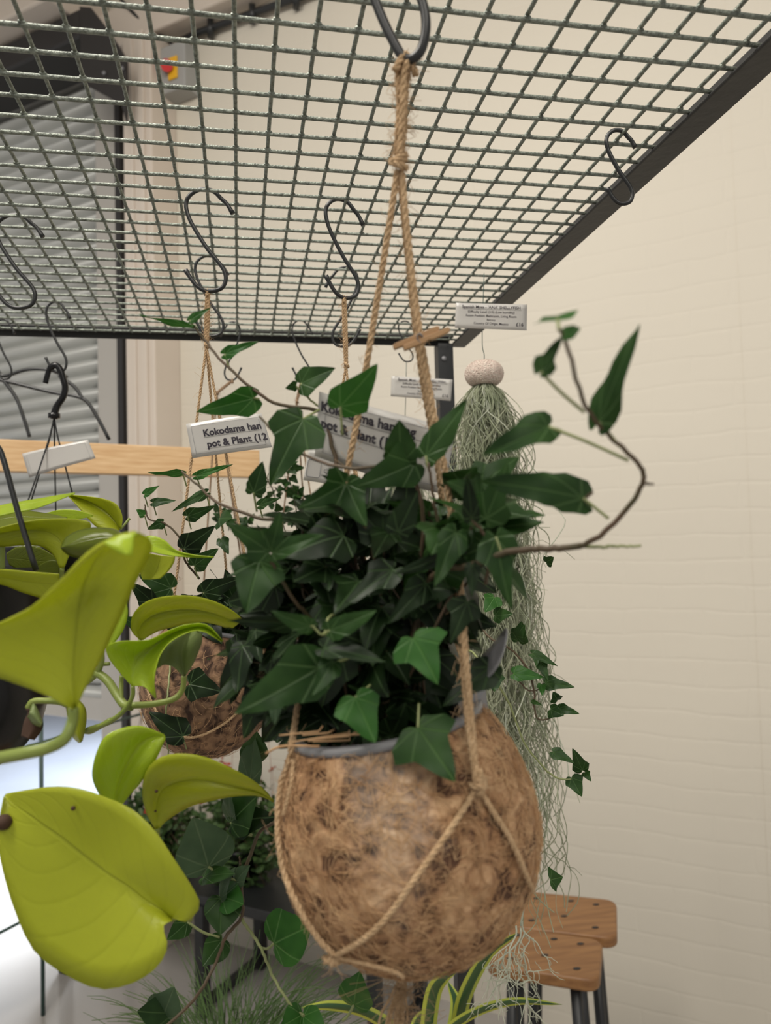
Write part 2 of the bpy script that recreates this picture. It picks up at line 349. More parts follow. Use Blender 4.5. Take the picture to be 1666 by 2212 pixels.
def loft_leaf(Lp, Mp, Rp, n=26, ns=5, puff=0):
    """broad leaf from its two margins and its midrib; each point px, py, distance"""
    A = crom([P(*p) for p in Lp], n); B_ = crom([P(*p) for p in Mp], n); D = crom([P(*p) for p in Rp], n)
    vs = []; uv = []; fs = []; cols = 2*ns+1
    for i in range(n):
        for k in range(-ns, ns+1):
            f = abs(k)/ns; e = A[i] if k < 0 else D[i]; p = B_[i].lerp(e, f)
            p = p + (CAM-p).normalized()*puff*math.sin(math.pi*f)*math.sin(math.pi*i/(n-1))
            vs.append(p); uv.append((.5+.5*k/ns, i/(n-1)))
    for i in range(n-1):
        for k in range(cols-1): fs.append((i*cols+k, i*cols+k+1, (i+1)*cols+k+1, (i+1)*cols+k))
    return MB().add(vs, fs, uv)
def ppath(pts, n=24): return crom([P(*p) for p in pts], n)
# ================================================================== THE ROOM
def wx(px, py=1185, off=0): return wl(PW(px, py, off)).x
def wz(px, py, off=0): return PW(px, py, off).z
xo = wx(262)                         # right jamb of the roller door
zo = 3.95; zceil = 3.62
def wallbox(name, x0, x1, y0, y1, z0, z1, m, parent=None, bevel=0):
    me_mb = MB().box((x0, y0, z0), (x1, y1, z1)); o = me_mb.build(name, m, None, smooth=False)
    o.matrix_basis = WM.copy()
    if bevel: md = o.modifiers.new('bevel', 'BEVEL'); md.width = bevel; md.segments = 2
    if parent: o.parent = parent; o.matrix_parent_inverse = parent.matrix_basis.inverted()
    return o
struct(wallbox('wall_back', xo, wx(1625), 0, .22, 0, 4.35, 'wall'))
struct(wallbox('wall_right', wx(1625), 4.2, -.002, .22, 0, 4.35, 'wall'))
struct(wallbox('wall_lintel', -3.6, xo, 0.001, .22, zo, 4.35, 'wall'))
# floor, outside ground, ceiling
fl = MB().box((-4.5, -7, -.1), (4.5, .24, 0)).build('floor', 'floor', smooth=False); fl.matrix_basis = WM.copy(); struct(fl)
gr = MB().box((-9, .24, -.12), (6, 9, -.02)).build('ground', 'ground', smooth=False); gr.matrix_basis = WM.copy(); struct(gr)
ce = MB().box((-3.6, -1.6, 4.35), (4.2, .22, 4.45)).build('ceiling', 'cream', smooth=False); ce.matrix_basis = WM.copy(); struct(ce)
# daylight over the yard outside the roller door
area('daylight_over_yard', WM @ V((-1.6, 3.6, 4.6)), WM @ V((-1.4, 2.6, 0)), 6, 5, 300, (.86, .92, 1))
area('daylight_through_door', WM @ V((-1.5, 2.4, 1.7)), WM @ V((-1.3, -.9, 0)), 2.6, 1.2, 820, (.84, .91, 1))
# pilaster beside the roller door, of two ribs and a face
x0, x1 = wx(277, 1185, .15), wx(340, 1185, .15)
struct(wallbox('trim_1', x0, x1, -.15, 0, 0, 3.70, 'cream', bevel=.006))
wdt = x1-x0
struct(wallbox('trim_2', x0+wdt*.28, x0+wdt*.40, -.158, -.15, 0, 3.70, 'cream', bevel=.003))
struct(wallbox('trim_3', x0+wdt*.62, x0+wdt*.80, -.162, -.15, 0, 3.70, 'cream', bevel=.003))
# ledge and cream beam high on the wall
zb = wz(520, 42)
struct(wallbox('trim_4', xo-2.5, wx(700), -.10, 0, zb+.02, zb+.20, 'cream', bevel=.01))
struct(wallbox('trim_5', xo-2.9, xo-.02, -.34, -.02, wz(80, 28, .3), wz(80, 28, .3)+.36, 'cream', bevel=.01))

# roller shutter, half raised
sh = thing('roller_shutter', WM @ V((xo-1.2, .06, .8)), 'ribbed grey metal roller shutter, half raised in the doorway beside the cream pilaster', 'shutter')
zs0 = wz(100, 1500, -.05); zs1 = wz(100, 150, -.05)
mb = MB(); xl, xr = xo-2.7, wx(245, 1185, -.05); prof = []; z = zs0; pitch = .068
while z < zs1:
    for f, d in ((0, 0), (.05, .010), (.15, .022), (.30, .032), (.45, .034), (.60, .026), (.75, .010), (.86, -.001), (.89, -.016), (.95, -.016), (.98, -.001)):
        prof.append((z+f*pitch, d))
    z += pitch
vs = []; fs = []
for (zz, d) in prof:
    for X in (xl, xr): vs.append(WM @ V((X, .058-d, zz)))
for i in range(len(prof)-1): fs.append((2*i, 2*i+1, 2*i+3, 2*i+2))
mb.add(vs, fs); mb.build('slat_curtain', 'shutter', sh, smooth=True, solid=.002)
wallbox('bottom_rail', xl, xr, .03, .07, wz(100, 1542, -.05), zs0+.01, 'shutter_rail', sh, bevel=.004)
wallbox('guide_rail', xr-.01, wx(263, 1185, .02), -.02, .07, 0, 3.75, 'shutter_rail', sh, bevel=.003)
wallbox('guide_channel', wx(265, 1185, .04), wx(277, 1185, .04), -.06, -.02, 0, 3.6, 'dark_box', sh, bevel=.002)
zt = wz(80, 62, .25)
wallbox('roller_housing', xl, wx(172, 60, .25), -.25, -.02, zt-.12, zt+.0, 'dark_box', sh, bevel=.01)
poly = [(172, 14), (195, 16), (232, 64), (262, 110), (272, 130), (272, 262), (262, 225), (176, 178)]
MB().prism([PW(x, y, .26) for x, y in poly], -wnor*.012).build('end_bracket', 'dark_box', sh, smooth=False)
for (x, y) in ((225, 158), (264, 148)):
    MB().ell(PW(x, y, .265), (.008, .008, .008)).build('bolt', 'plastic', sh)

# emergency stop switch on the pilaster top
sw = thing('isolator_switch', PW(375, 150, .05), 'grey wall isolator box with red knob on yellow plate, high beside the shutter', 'switch')
def boxpx(a, b, off0, off1, m, nm, par, bev=.004):
    p, q = wl(PW(a[0], a[1], off1)), wl(PW(b[0], b[1], off1))
    return wallbox(nm, min(p.x, q.x), max(p.x, q.x), -off1, -off0, min(p.z, q.z), max(p.z, q.z), m, par, bev)
boxpx((345, 105), (400, 185), 0, .09, 'grey_box', 'enclosure', sw, .006)
boxpx((362, 126), (382, 166), .09, .098, 'yellow', 'backplate', sw, .003)
MB().tube([PW(360, 141, .09), PW(360, 141, .125)], .024, 20).build('knob', 'red', sw, smooth=False)

# conduit cable along the top of the wall, and a loose cable beside it
mb = MB(); mb.tube([PW(385, 92, .03), PW(430, 70, .03), PW(520, 38, .03), PW(650, -8, .03), PW(760, -50, .03)], .014, 8)
for x, y in ((455, 62), (545, 30), (640, -2)): mb.box((-.012, -.02, -.03), (.012, .02, .03), Matrix.Translation(PW(x, y, .03)))
tag(mb.build('conduit', 'black_steel'), 'black cable conduit clipped along the top of the white wall', 'conduit')
mb = MB(); mb.tube(crom([PW(258, -5, .12), PW(290, 30, .1), PW(330, 66, .08), PW(365, 88, .05), PW(376, 108, .05)], 16), .007, 6)
tag(mb.build('cable', 'black_steel'), 'loose black cable drooping above the red and yellow switch', 'cable')

# green framed rack in the daylight at the left
rk = thing('metal_rack', V((P(93, 1700, 2.55).x, P(93, 1700, 2.55).y, 0)), 'thin green metal tube rack standing in the bright doorway', 'rack')
A = P(93, 2168, 2.55); A.z = 0; top = PZ(93, 1530, 1.0)
ht = (P(93, 1530, depth(A)*1.0)).z
far = A - wnor*.62; near = A + wnor*.75
for q in (A, far, near): MB().tube([q, q+V((0, 0, ht))], .0075, 8).build('post', 'green_metal', rk)
for zz in (P(170, 1597, 2.62).z, P(15, 2022, 2.4).z):
    MB().tube([near+V((0, 0, zz)), far+V((0, 0, zz))], .0055, 8).build('rail', 'green_metal', rk)
MB().tube([A+V((0, 0, ht)), A+V((0, 0, ht))-wdir*.5], .0055, 8).build('rail', 'green_metal', rk)
zz = P(15, 2022, 2.4).z
pc = near.lerp(A, .45); mt = Matrix.Translation(V((pc.x, pc.y, zz+.006))) @ WM.to_3x3().to_4x4()
MB().box((-.5, -.4, 0), (-.0, .25, .01), mt).build('shelf_panel', 'shutter_rail', rk, smooth=False)
for k in range(4):
    b_ = MB().box((-.30, -.30, .01+k*.034), (-.02+.01*(k % 2), -.10, .04+k*.034), mt).build('clay_tile', 'brick', smooth=False, bevel=.003)
    tag(b_, ['lowest pinkish clay tile of the stack on the green rack', 'second lowest pinkish clay tile on the green rack', 'second highest pinkish clay tile on the green rack', 'topmost pinkish clay tile of the stack on the green rack'][k], 'tile', 'clay tiles stacked on the green rack')

# pine plank crossing behind the hanging pots
p0, p1 = P(-150, 941, 1.43), P(561, 966, 1.77); q0 = P(-150, 1010, 1.43)
hgt = .064; dv = (p1-p0); dv.z = 0; dv.normalize(); nv = V((-dv.y, dv.x, 0))
p0.z = p1.z = (p0.z+p1.z)/2 - .004
mt = Matrix((( dv.x, nv.x, 0, p0.x), (dv.y, nv.y, 0, p0.y), (0, 0, 1, p0.z), (0, 0, 0, 1)))
pk = MB().box((0, 0, -hgt), ((p1-p0).length, .03, 0)).build('wooden_plank', 'wood', smooth=False, bevel=.002)
pk.matrix_basis = mt; tag(pk, 'pale pine plank spanning behind the hanging pots at left', 'plank')
pe = p0 - nv*.03 + dv*.0
o = MB().box((-.02, -.02, 0), (.02, .02, 1.9), Matrix.Translation(V((pe.x, pe.y, 0)))).build('steel_upright', 'black_steel', smooth=False)
tag(o, 'black steel upright at the left end of the pine plank', 'post')

# low black bench of geraniums by the wall
tb = thing('plant_bench', PW(420, 2030, .2), 'low black metal plant bench by the wall under the shrubs', 'bench')
bx0, bx1 = wx(250, 1990, .15), wx(900, 1990, .15); bz = wz(600, 1975, .42)
wallbox('bench_top', bx0, bx1, -.42, -.06, bz-.035, bz, 'black_steel', tb, .004)
xa = wx(432, 1990, .42)
for X in (bx0+.02, xa, bx1-.02):
    for Y in (-.41, -.09): wallbox('leg', X-.018, X+.018, Y-.018, Y+.018, 0, bz-.03, 'black_steel', tb)
    wallbox('foot_bar', X-.012, X+.012, -.41, -.09, .02, .05, 'black_steel', tb)
def bushy(px, py, d, rx, rz, n, label, seedv, flowers=0, dry=0, base=None):
    R_ = random.Random(seedv); c = PW(px, py, d); zb_ = base
    t = thing('flowering_shrub', V((c.x, c.y, zb_)), label, 'shrub', 'potted shrubs on the black bench')
    MB().lathe([(.001, 0), (.055, 0), (.075, .11), (.08, .11), (.08, .12), (.07, .12), (.06, .1), (.001, .1)], Matrix.Translation(V((c.x, c.y, zb_))), 20).build('pot', 'blackplastic', t)
    mb = MB(); sm = MB()
    for i in range(n):
        while True:
            v_ = V((R_.uniform(-1, 1), R_.uniform(-1, 1), R_.uniform(-1, 1)))
            if v_.length < 1: break
        p = c + wdir*v_.x*rx + wnor*v_.y*rx*.5 + V((0, 0, v_.z*rz)); d_ = V((R_.gauss(0, 1), R_.gauss(0, 1), R_.gauss(.2, .6))).normalized()*R_.uniform(.025, .045)
        leaf_simple(mb, p, p+d_, .5, R_)
        if i % 8 == 0: sm.tube(crom([V((c.x, c.y, zb_+.1)), (V((c.x, c.y, zb_+.15))+p)/2, p], 5), .0015, 4)
    mb.build('foliage', 'geranium', t); sm.build('stems', 'stem_brown', t)
    for i in range(flowers):
        a = R_.uniform(-1, 1); p = c + wdir*a*rx*.9 + wnor*(.3*rx) + V((0, 0, R_.uniform(.1, 1.15)*rz)); f = MB()
        for k in range(9): f.ell(p+V((R_.gauss(0, .008), R_.gauss(0, .008), R_.gauss(0, .007))), (.008, .008, .004), None, 8, 5)
        f.build('flower', 'redflower', t)
    for i in range(dry):
        p0_ = c+wdir*R_.uniform(-.6, .9)*rx+V((0, 0, rz*.6)); p = p0_+V((R_.gauss(0, .02), R_.gauss(0, .02), R_.uniform(.08, .30)))
        f = MB(); f.tube([p0_, (p0_+p)/2+V((.005, 0, 0)), p], .001, 4)
        for k in range(6): f.ell(p+V((R_.gauss(0, .006), R_.gauss(0, .006), R_.gauss(0, .006))), (.004, .004, .004), None, 6, 4)
        f.build('seed_head', 'drybloom', t)
def leaf_simple(mb, B, T, wf, R_, fold=.15):
    y = T-B; l = y.length; y.normalize(); x = y.orthogonal().normalized(); x.rotate(Matrix.Rotation(R_.random()*6.3, 3, y)); z = x.cross(y)
    vs = []; uv = []; fs = []; n = 5
    for i in range(n+1):
        t = i/n; w_ = wf*.5*math.sin(math.pi*(t**.8))**.8 if 0 < t < 1 else 0.02
        for s in (-1, 0, 1): vs.append(B+(x*s*w_+y*t+z*(fold*abs(s)*w_-.2*t*t))*l); uv.append((.5+.4*s, t))
    for i in range(n):
        for k in (0, 1): fs.append((i*3+k, i*3+k+1, i*3+k+4, i*3+k+3))
    mb.add(vs, fs, uv)
bushy(345, 1800, .24, .17, .19, 900, 'bushy green shrub on the black bench behind the big lime leaf', 1, 1, 0, bz)
bushy(520, 1800, .26, .18, .22, 1000, 'red-flowered leafy shrub on the black bench just left of the coir pot', 2, 4, 7, bz)
bushy(720, 1850, .26, .17, .20, 600, 'leafy shrub on the black bench, mostly behind the big coir pot', 3, 0, 3, bz)

# two wooden stools with black legs by the wall
def stool(corners, d, nm_label, hz):
    """seat from its four pixel corners at height hz"""
    pts = [PZ(x, y, hz) for x, y in corners]; c = sum(pts, V())/4
    t = thing('wooden_stool', V((c.x, c.y, 0)), nm_label, 'stool', 'wooden stools by the wall')
    xv = ((pts[1]-pts[0])+(pts[2]-pts[3])); lx = xv.length/2; xv.normalize(); yv = V((-xv.y, xv.x, 0)); ly = abs(((pts[0]-pts[3])+(pts[1]-pts[2])).dot(yv))/2
    m_ = Matrix(((xv.x, yv.x, 0, c.x), (xv.y, yv.y, 0, c.y), (0, 0, 1, hz), (0, 0, 0, 1)))
    mb = MB(); out = []; rr_ = .03
    for (sx, sy, a0) in ((1, 1, 0), (-1, 1, 90), (-1, -1, 180), (1, -1, 270)):
        for k in range(6):
            a = math.radians(a0+k*18); out.append((sx*(lx/2-rr_)+rr_*math.cos(a), sy*(ly/2-rr_)+rr_*math.sin(a)))
    mb.prism([m_ @ V((x, y, -.028)) for x, y in out], V((0, 0, .028)))
    s_ = mb.build('seat', 'stoolwood', t, smooth=False, bevel=.006)
    for (x, y) in ((-.3, .3), (.3, .3), (.3, -.3), (-.3, -.3), (.05, .33), (.0, -.1)):
        MB().ell(m_ @ V((x*lx, y*ly, .0005)), (.009, .006, .0012), None, 10, 4).build('seat_bolt', 'dark_box', t)
    for sx in (-1, 1):
        for sy in (-1, 1):
            a_ = m_ @ V((sx*lx*.28, sy*ly*.28, -.03)); b_ = m_ @ V((sx*lx*.40, sy*ly*.40, -hz+.001))
            MB().tube([a_, b_], .0125, 12).build('leg', 'black_steel', t)
    MB().tube([m_ @ V((sx_*lx*.35, sy_*ly*.35, -hz*.62)) for sx_, sy_ in ((-1, -1), (1, -1), (1, 1), (-1, 1), (-1, -1))], .007, 8).build('foot_ring', 'black_steel', t)
    MB().box((-lx*.3, -.015, -.055), (lx*.3, .015, -.028), m_).build('seat_block', 'stoolwood', t, smooth=False, bevel=.003)
stool([(1125, 1922), (1343, 1945), (1322, 2025), (1095, 2000)], 2, 'wooden stool with black legs nearer the wall, behind its twin', .62)
stool([(1078, 1998), (1312, 2030), (1285, 2118), (1050, 2083)], 2, 'front wooden stool with rounded corners, black legs and dark bolts', .62)

# ================================================================== THE SHELF
S = .0254; HZ = 1.55+12.70*S; XR = .128*S+13.277*S; YF = 44.9*S; X0 = .128*S; Y0 = 17.83*S
shf = thing('mesh_shelf', V((0, .5, HZ)), 'galvanised wire mesh shelf overhead in a dark steel angle frame', 'shelf')
tr = MB(); lg = MB(); wd = MB(); rw = .0016
XL = -.95; YN = -.25
rows = [Y0+j*S for j in range(-28, 28) if YN < Y0+j*S < YF+.01]; cols = [X0+i*S for i in range(-38, 14) if XL < X0+i*S < XR+.005]
for y in rows:
    n = 10; tr.tube([V((XL+(XR+.01-XL)*k/n, y, HZ+rnd.gauss(0, .0003))) for k in range(n+1)], rw, 8)
for x in cols:
    n = 10; lg.tube([V((x+rnd.gauss(0, .0002), YN+(YF+.012-YN)*k/n, HZ+.0024)) for k in range(n+1)], rw*.95, 8)
for y in rows:
    for x in cols: wd.ell(V((x, y, HZ+.0012)), (.0030, .0028, .0017), None, 8, 5)
tr.build('mesh_wires', 'galv', shf); lg.build('mesh_wires', 'galv', shf); wd.build('weld_joints', 'galv', shf)
def bar(a, b, nm='frame_bar'): return MB().box(a, b).build(nm, 'frame_steel', shf, smooth=False, bevel=.0015)
bar((XR, YN, HZ-.0046), (XR+.026, YF+.028, HZ-.0016)); bar((XR+.023, YN, HZ-.0016), (XR+.026, YF+.028, HZ+.024))
bar((XL, YF, HZ+.004), (XR, YF+.028, HZ+.007)); bar((XL, YF+.025, HZ-.004), (XR+.0, YF+.028, HZ+.010))
bar((XL-.026, YN, HZ-.0046), (XL, YF+.028, HZ-.0016))
o = MB().box((XR-.026, YF+.002, .0), (XR-.001, YF+.027, HZ-.0046)).build('shelf_post', 'black_steel', shf, smooth=False, bevel=.0015)
MB().box((XL-.026, YF+.002, .0), (XL-.001, YF+.027, HZ-.0046)).build('shelf_post', 'black_steel', shf, smooth=False, bevel=.0015)
MB().ell(V((XR-.017, YF+.001, HZ-.03)), (.004, .002, .004), None, 10, 6).build('bolt', 'plastic', shf)
# lower board under the frame carrying two floor-shelf plants
o = MB().box((-.55, .62, .655), (XR-.028, YF-.001, .675)).build('shelf_board', 'wood', smooth=False, bevel=.002)
tag(o, 'pine shelf board low down, below the bottom edge of the photo, carrying the pots', 'board')

# ------------------------------------------------------------------ S hooks
HK = [(.255, .245), (.20, .15), (.145, .095), (.09, .035), (.03, .005), (-.05, .0), (-.11, .02), (-.17, .07), (-.195, .14), (-.185, .22), (-.14, .34), (0.0, .58), (.13, .75), (.17, .83), (.175, .90), (.14, .97), (.06, 1.0), (-.03, .995), (-.10, .95), (-.155, .88), (-.21, .79)]
HKM = [(.30, .40), (.25, .25), (.17, .12), (.09, .035), (.03, .005), (-.05, .0), (-.11, .02), (-.17, .07), (-.195, .14), (-.185, .22), (-.12, .36), (0.05, .56), (.17, .72), (.21, .82), (.20, .90), (.15, .97), (.06, 1.0), (-.03, .98), (-.12, .90), (-.24, .76), (-.36, .58), (-.42, .44)]
def hook(topm, L_, label, spin=0.0, wscale=1.0, rad=.0016, flip=1, tilt=0, group='black S hooks on the mesh', shape=HK):
    """topm: world point where the crown of the hook sits on the wire; L_ length; spin about the vertical"""
    right = V((cr.x, cr.y, 0)).normalized(); right.rotate(Matrix.Rotation(math.radians(spin), 3, 'Z'))
    dn = V((0, 0, -1)) + right*tilt
    pts = [topm + right*(x*wscale*flip*L_) + dn*(y*L_) + V((-right.y, right.x, 0))*(.0) for x, y in shape]
    mb = MB(); c = crom(pts, 70); rs = [rad]*70; rs[0] = rs[-1] = rad*1.25; rs[1] = rs[-2] = rad*1.15
    mb.tube(c, rs, 10); return tag(mb.build('s_hook', 'black_steel'), label, 'hook', group), topm+dn*L_
def meshtop(px, py, lift=.0045):
    return PZ(px, py, HZ+lift)
hookinfo = {}
def hk(key, px, py, pyb, label, **k):
    t = meshtop(px, py); d = depth(t); L_ = (pyb-py)/F*d*1.0; o, b = hook(t, L_, label, **k); hookinfo[key] = b; return b
# biggest planter hook, crown out of the frame
bm = P(878, 131, .355); o, hookinfo['main'] = hook(V((bm.x, bm.y, HZ+.0045)), HZ+.0045-bm.z, 'black S hook at the top carrying the big foreground coir pot', spin=-20, wscale=.48, rad=.0023, shape=HKM)
hk('c', 445, 409, 632, 'black S hook holding the twine of the second coir pot at left', rad=.0019)
hk('d', 738, 431, 646, 'black S hook holding twine just left of the main rope', wscale=.85, spin=15, rad=.0019)
hk('b', 1336, 281, 443, 'empty black S hook hung beside the dark frame at right', wscale=.85, rad=.0017)
hk('e', 35, 464, 668, 'empty black S hook cropped by the left edge of the photo', wscale=1.1, rad=.0019)
hk('f', 122, 652, 805, 'black S hook holding the black plastic pot hanger at left', wscale=.75, spin=0)
hk('g', 452, 553, 728, 'black S hook straight behind the one holding the left twine', flip=1, wscale=.9)
hk('h', 742, 578, 750, 'black S hook behind the one just left of the main rope', flip=-1, wscale=.9)
hk('i', 650, 692, 822, 'thin black S hook at the far edge of the mesh, under the frame bar', wscale=.75, rad=.0013)
hk('j', 500, 696, 822, 'thin black S hook at the far edge, behind the left twine', wscale=.75, rad=.0013, flip=-1)
hk('k', 876, 694, 782, 'small black S hook behind the wooden clothes peg', wscale=.9, rad=.0011)
hk('l', 8, 690, 820, 'black S hook at the left edge beside the black plastic hanger', wscale=.7, rad=.0014)

# ------------------------------------------------------------------ coir pots
class Pot:
    def __init__(s, c, a, up, dn, ropen, tilt, name_loc=None):
        s.c = c; s.a = a; s.up = up; s.dn = dn; s.ro = ropen
        hr = V((cr.x, cr.y, 0)).normalized(); fw = V((cf.x, cf.y, 0)).normalized()
        ax = (V((0, 0, 1)) + hr*math.tan(math.radians(tilt[0])) - fw*math.tan(math.radians(tilt[1]))).normalized()
        xv = (hr-ax*hr.dot(ax)).normalized(); yv = ax.cross(xv)
        s.m = Matrix(((xv.x, yv.x, ax.x, c.x), (xv.y, yv.y, ax.y, c.y), (xv.z, yv.z, ax.z, c.z), (0, 0, 0, 1))); s.mi = s.m.inverted()
        s.hr = up*math.sqrt(1-(ropen/a)**2)
    def surf(s, phi, z, off=0):        # point on skin, azimuth phi, height z in pot frame
        ve = s.up if z > 0 else s.dn; r = s.a*math.sqrt(max(0, 1-(z/ve)**2)); n = V((r*math.cos(phi)/s.a**2, r*math.sin(phi)/s.a**2, z/ve**2)).normalized()
        return s.m @ (V((r*math.cos(phi), r*math.sin(phi), z)) + n*off)
    def hit(s, px, py, off=.002):
        d = ray(px, py); best = None
        for i in range(1200):
            t = .15+i*.0012; q = s.mi @ (CAM+d*t); ve = (s.up if q.z > 0 else s.dn)+off; f = (q.x**2+q.y**2)/(s.a+off)**2+(q.z/ve)**2
            if best is None or f < best[0]: best = (f, t)
            if f <= 1: return CAM+d*t
        return CAM+d*best[1]
    def build(s, t, fib=3000, nu=96, seedv=1, disp=.0016, cm_='coir'):
        R_ = random.Random(seedv); prof = []; n = 90
        th0 = math.asin(min(1, s.hr/s.up)); 
        for i in range(n+1):
            th = -math.pi/2 + (th0+math.pi/2)*i/n; prof.append((s.a*math.cos(th), (s.up if th > 0 else s.dn)*math.sin(th)))
        prof[0] = (.0005, prof[0][1]); rim = prof[-1]
        prof += [(rim[0]-.002, rim[1]+.0015), (rim[0]-.004, rim[1]-.001), (rim[0]-.004, rim[1]-.02)]
        mb = MB(); mb.lathe(prof, s.m, nu)
        o = mb.build('coir_ball', cm_, t)
        tx = bpy.data.textures.new('coir_lumps', 'CLOUDS'); tx.noise_scale = .006; tx.noise_depth = 3
        dm = o.modifiers.new('lumps', 'DISPLACE'); dm.texture = tx; dm.strength = disp*2.6; dm.mid_level = .5; dm.texture_coords = 'GLOBAL'
        fb = MB()
        for _ in range(fib):
            ph = R_.random()*6.283; z = R_.uniform(-s.dn*.98, s.hr)
            ln = R_.choice((.006, .009, .014, .022)) * (s.a/.065); k = 5; a = R_.random()*6.28; pts = []; off = R_.uniform(.0002, .0014); bend = R_.gauss(0, .8); dph = dz = 0
            for i in range(k):
                rr_ = max(.01, s.a*math.sqrt(max(.02, 1-(z/(s.up if z > 0 else s.dn))**2)))
                pts.append(s.surf(ph, max(-s.dn*.999, min(s.hr, z)), off+R_.uniform(0, .0008)*(2.2 if R_.random() < .06 else 1)))
                a += bend*.4; ph += math.cos(a)*ln/k/rr_; z += math.sin(a)*ln/k
            fb.tube(pts, R_.choice((.00009, .00013, .00019)), 3, False)
        if fib: f = fb.build('coir_fibres', 'fibre', t); f['kind'] = 'stuff'
        pr = s.ro-.004; z = rim[1]
        MB().lathe([(pr-.003, z-.022), (pr-.002, z), (pr+.0005, z+.003), (pr+.0052, z+.0028), (pr+.0054, z-.0004), (pr+.001, z-.002), (pr-.0005, z-.022)], s.m, 64).build('inner_pot_rim', 'plastic', t)
        so = MB(); vs = []; fs = []; nr = 10; nn = 40
        for i in range(nr+1):
            for j in range(nn):
                r_ = pr*.97*i/nr; a = 6.2832*j/nn; vs.append(s.m @ V((r_*math.cos(a), r_*math.sin(a), z-.005+R_.gauss(0, .0012)+.004*(1-i/nr))))
        for i in range(nr):
            for j in range(nn): fs.append((i*nn+j, i*nn+(j+1) % nn, (i+1)*nn+(j+1) % nn, (i+1)*nn+j))
        so.add(vs, fs)
        for _ in range(150):
            a = R_.random()*6.28; r_ = pr*math.sqrt(R_.random())*.95; so.ell(s.m @ V((r_*math.cos(a), r_*math.sin(a), z-.003)), [R_.uniform(.001, .0025)]*3, None, 6, 4)
        so.build('soil', 'soil', t)
    def top(s, x=0, y=0, z=0): return s.m @ V((x, y, s.hr-.004+z))

# --- main pot
pot1 = Pot(P(884, 1790, .37), .0624, .077, .0615, .0462, (-10, 0))
ivy1 = thing('potted_ivy', pot1.c-V((0, 0, .07)), 'large dark green ivy in a coconut-fibre ball pot hanging in the foreground', 'potted plant')
pot1.build(ivy1, 5200, 200, 5)

# rope hanger of the main pot
rp = thing('rope_hanger', hookinfo['main'], 'thick jute rope hanger slung around the big foreground coir pot', 'rope hanger')
Hm = hookinfo['main']; d1 = .357
mb = MB()
# loop over the hook and four strands down to the knot
rope(mb, [Hm+V((0, -.002, -.006))+cr*-.006, Hm+V((0, 0, .003)), Hm+V((0, 0.002, -.006))+cr*.005], .0017, hairs=12)
for (dx, dd) in ((-8, 0), (8, .002), (2, -.003), (-2, .004)):
    rope(mb, [P(878+dx*1.4, 133, d1+dd), P(870+dx*1.2, 165, d1+dd), P(869+dx*.7, 230, d1+dd), P(866+dx*.75, 290, d1+dd), P(862+dx*.5, 335, d1+dd)], .0017, hairs=70)
mb.build('cord', 'jute', rp)
mb = MB(); kc = P(861, 350, d1); 
for (a, b, s_) in ((0, .9, 1), (2.0, -.7, 1), (4.1, .3, .9)):
    pts = []
    for i in range(15):
        t_ = i/14*6.283*.9+a; pts.append(kc+cr*math.cos(t_)*.0035*s_+cf*math.sin(t_)*.0035*s_+cu*(math.sin(t_+b)*.0022+b*.0018))
    rope(mb, pts, .0016, hairs=14)
mb.build('knot', 'jute', rp)
KN1 = pot1.hit(1030, 1692, .004)      # knot on the skin of the ball, right
KN2 = pot1.hit(722, 2066, .003)       # low left knot
KL = pot1.hit(600, 1700, .003)
dk = depth(KN1)
def strand(pts, r=.00165, nm='cord', h=60, m='jute'):
    mb = MB(); rope(mb, pts, r, hairs=h); mb.build(nm, m, rp)
rimL = pot1.surf(math.radians(188), pot1.hr*.9, .003); 
# left strand to the left side of the ball
strand([P(859, 368, d1), P(842, 480, d1+.004), P(800, 740, d1+.016), P(762, 960, d1+.022), P(700, 1240, d1+.022), P(655, 1460, d1+.018), P(632, 1600, .352)]+[P(628, 1640, .352)], h=110)
# right strand pair
strand([P(868, 368, d1), P(880, 500, d1), P(903, 690, d1), P(935, 880, d1), P(962, 1020, d1-.003), P(990, 1220, d1-.012), P(1008, 1440, d1-.025), P(1018, 1560, dk+.006), P(1029, 1690, dk-.002)], h=150)
strand([P(864, 368, d1+.004), P(876, 500, d1+.006), P(896, 690, d1+.012), P(918, 850, d1+.02), P(945, 1000, d1+.03), P(968, 1200, d1+.05), P(985, 1400, .43), P(1000, 1560, .425)], h=80)
strand([P(985, 1230, d1-.010), P(1000, 1440, d1-.022), P(1012, 1580, dk+.004), P(1027, 1690, dk-.001)], .0013, h=60)
mb = MB(); rope(mb, [KN1+cu*.006-cf*.001, KN1+cr*.002-cf*.002, KN1-cu*.004-cf*.001], .0024, hairs=30); rope(mb, [KN1-cr*.003-cf*.001, KN1-cf*.004, KN1+cr*.003-cf*.001], .0015, hairs=12); mb.build('knot', 'jute', rp)
mb = MB(); rope(mb, [KN2+cr*.005-cf*.002, KN2-cf*.003, KN2-cr*.004-cu*.001], .0021, hairs=16); rope(mb, [KN2+cu*.003-cf*.001, KN2-cr*.001-cf*.004, KN2-cu*.003], .0016, hairs=16); mb.build('knot', 'jute', rp)
def onball(pts, r=.0013, h=40): strand([pot1.hit(x, y, .0036) for x, y in pts], r, h=h)
onball([(1028, 1700), (1010, 1735), (960, 1810), (895, 1900), (845, 1970), (790, 2025), (725, 2064)])
onball([(1034, 1700), (1060, 1745), (1095, 1800), (1120, 1850), (1140, 1900), (1152, 1925)])
onball([(628, 1640), (606, 1700), (600, 1790), (612, 1880), (645, 1960), (690, 2030), (722, 2062)], .0014)
onball([(635, 1640), (628, 1700), (612, 1760)], .001, 20)
mb = MB()
bt = pot1.m @ V((-.0, 0, -pot1.dn)); b0 = P(874, 2098, .372); 
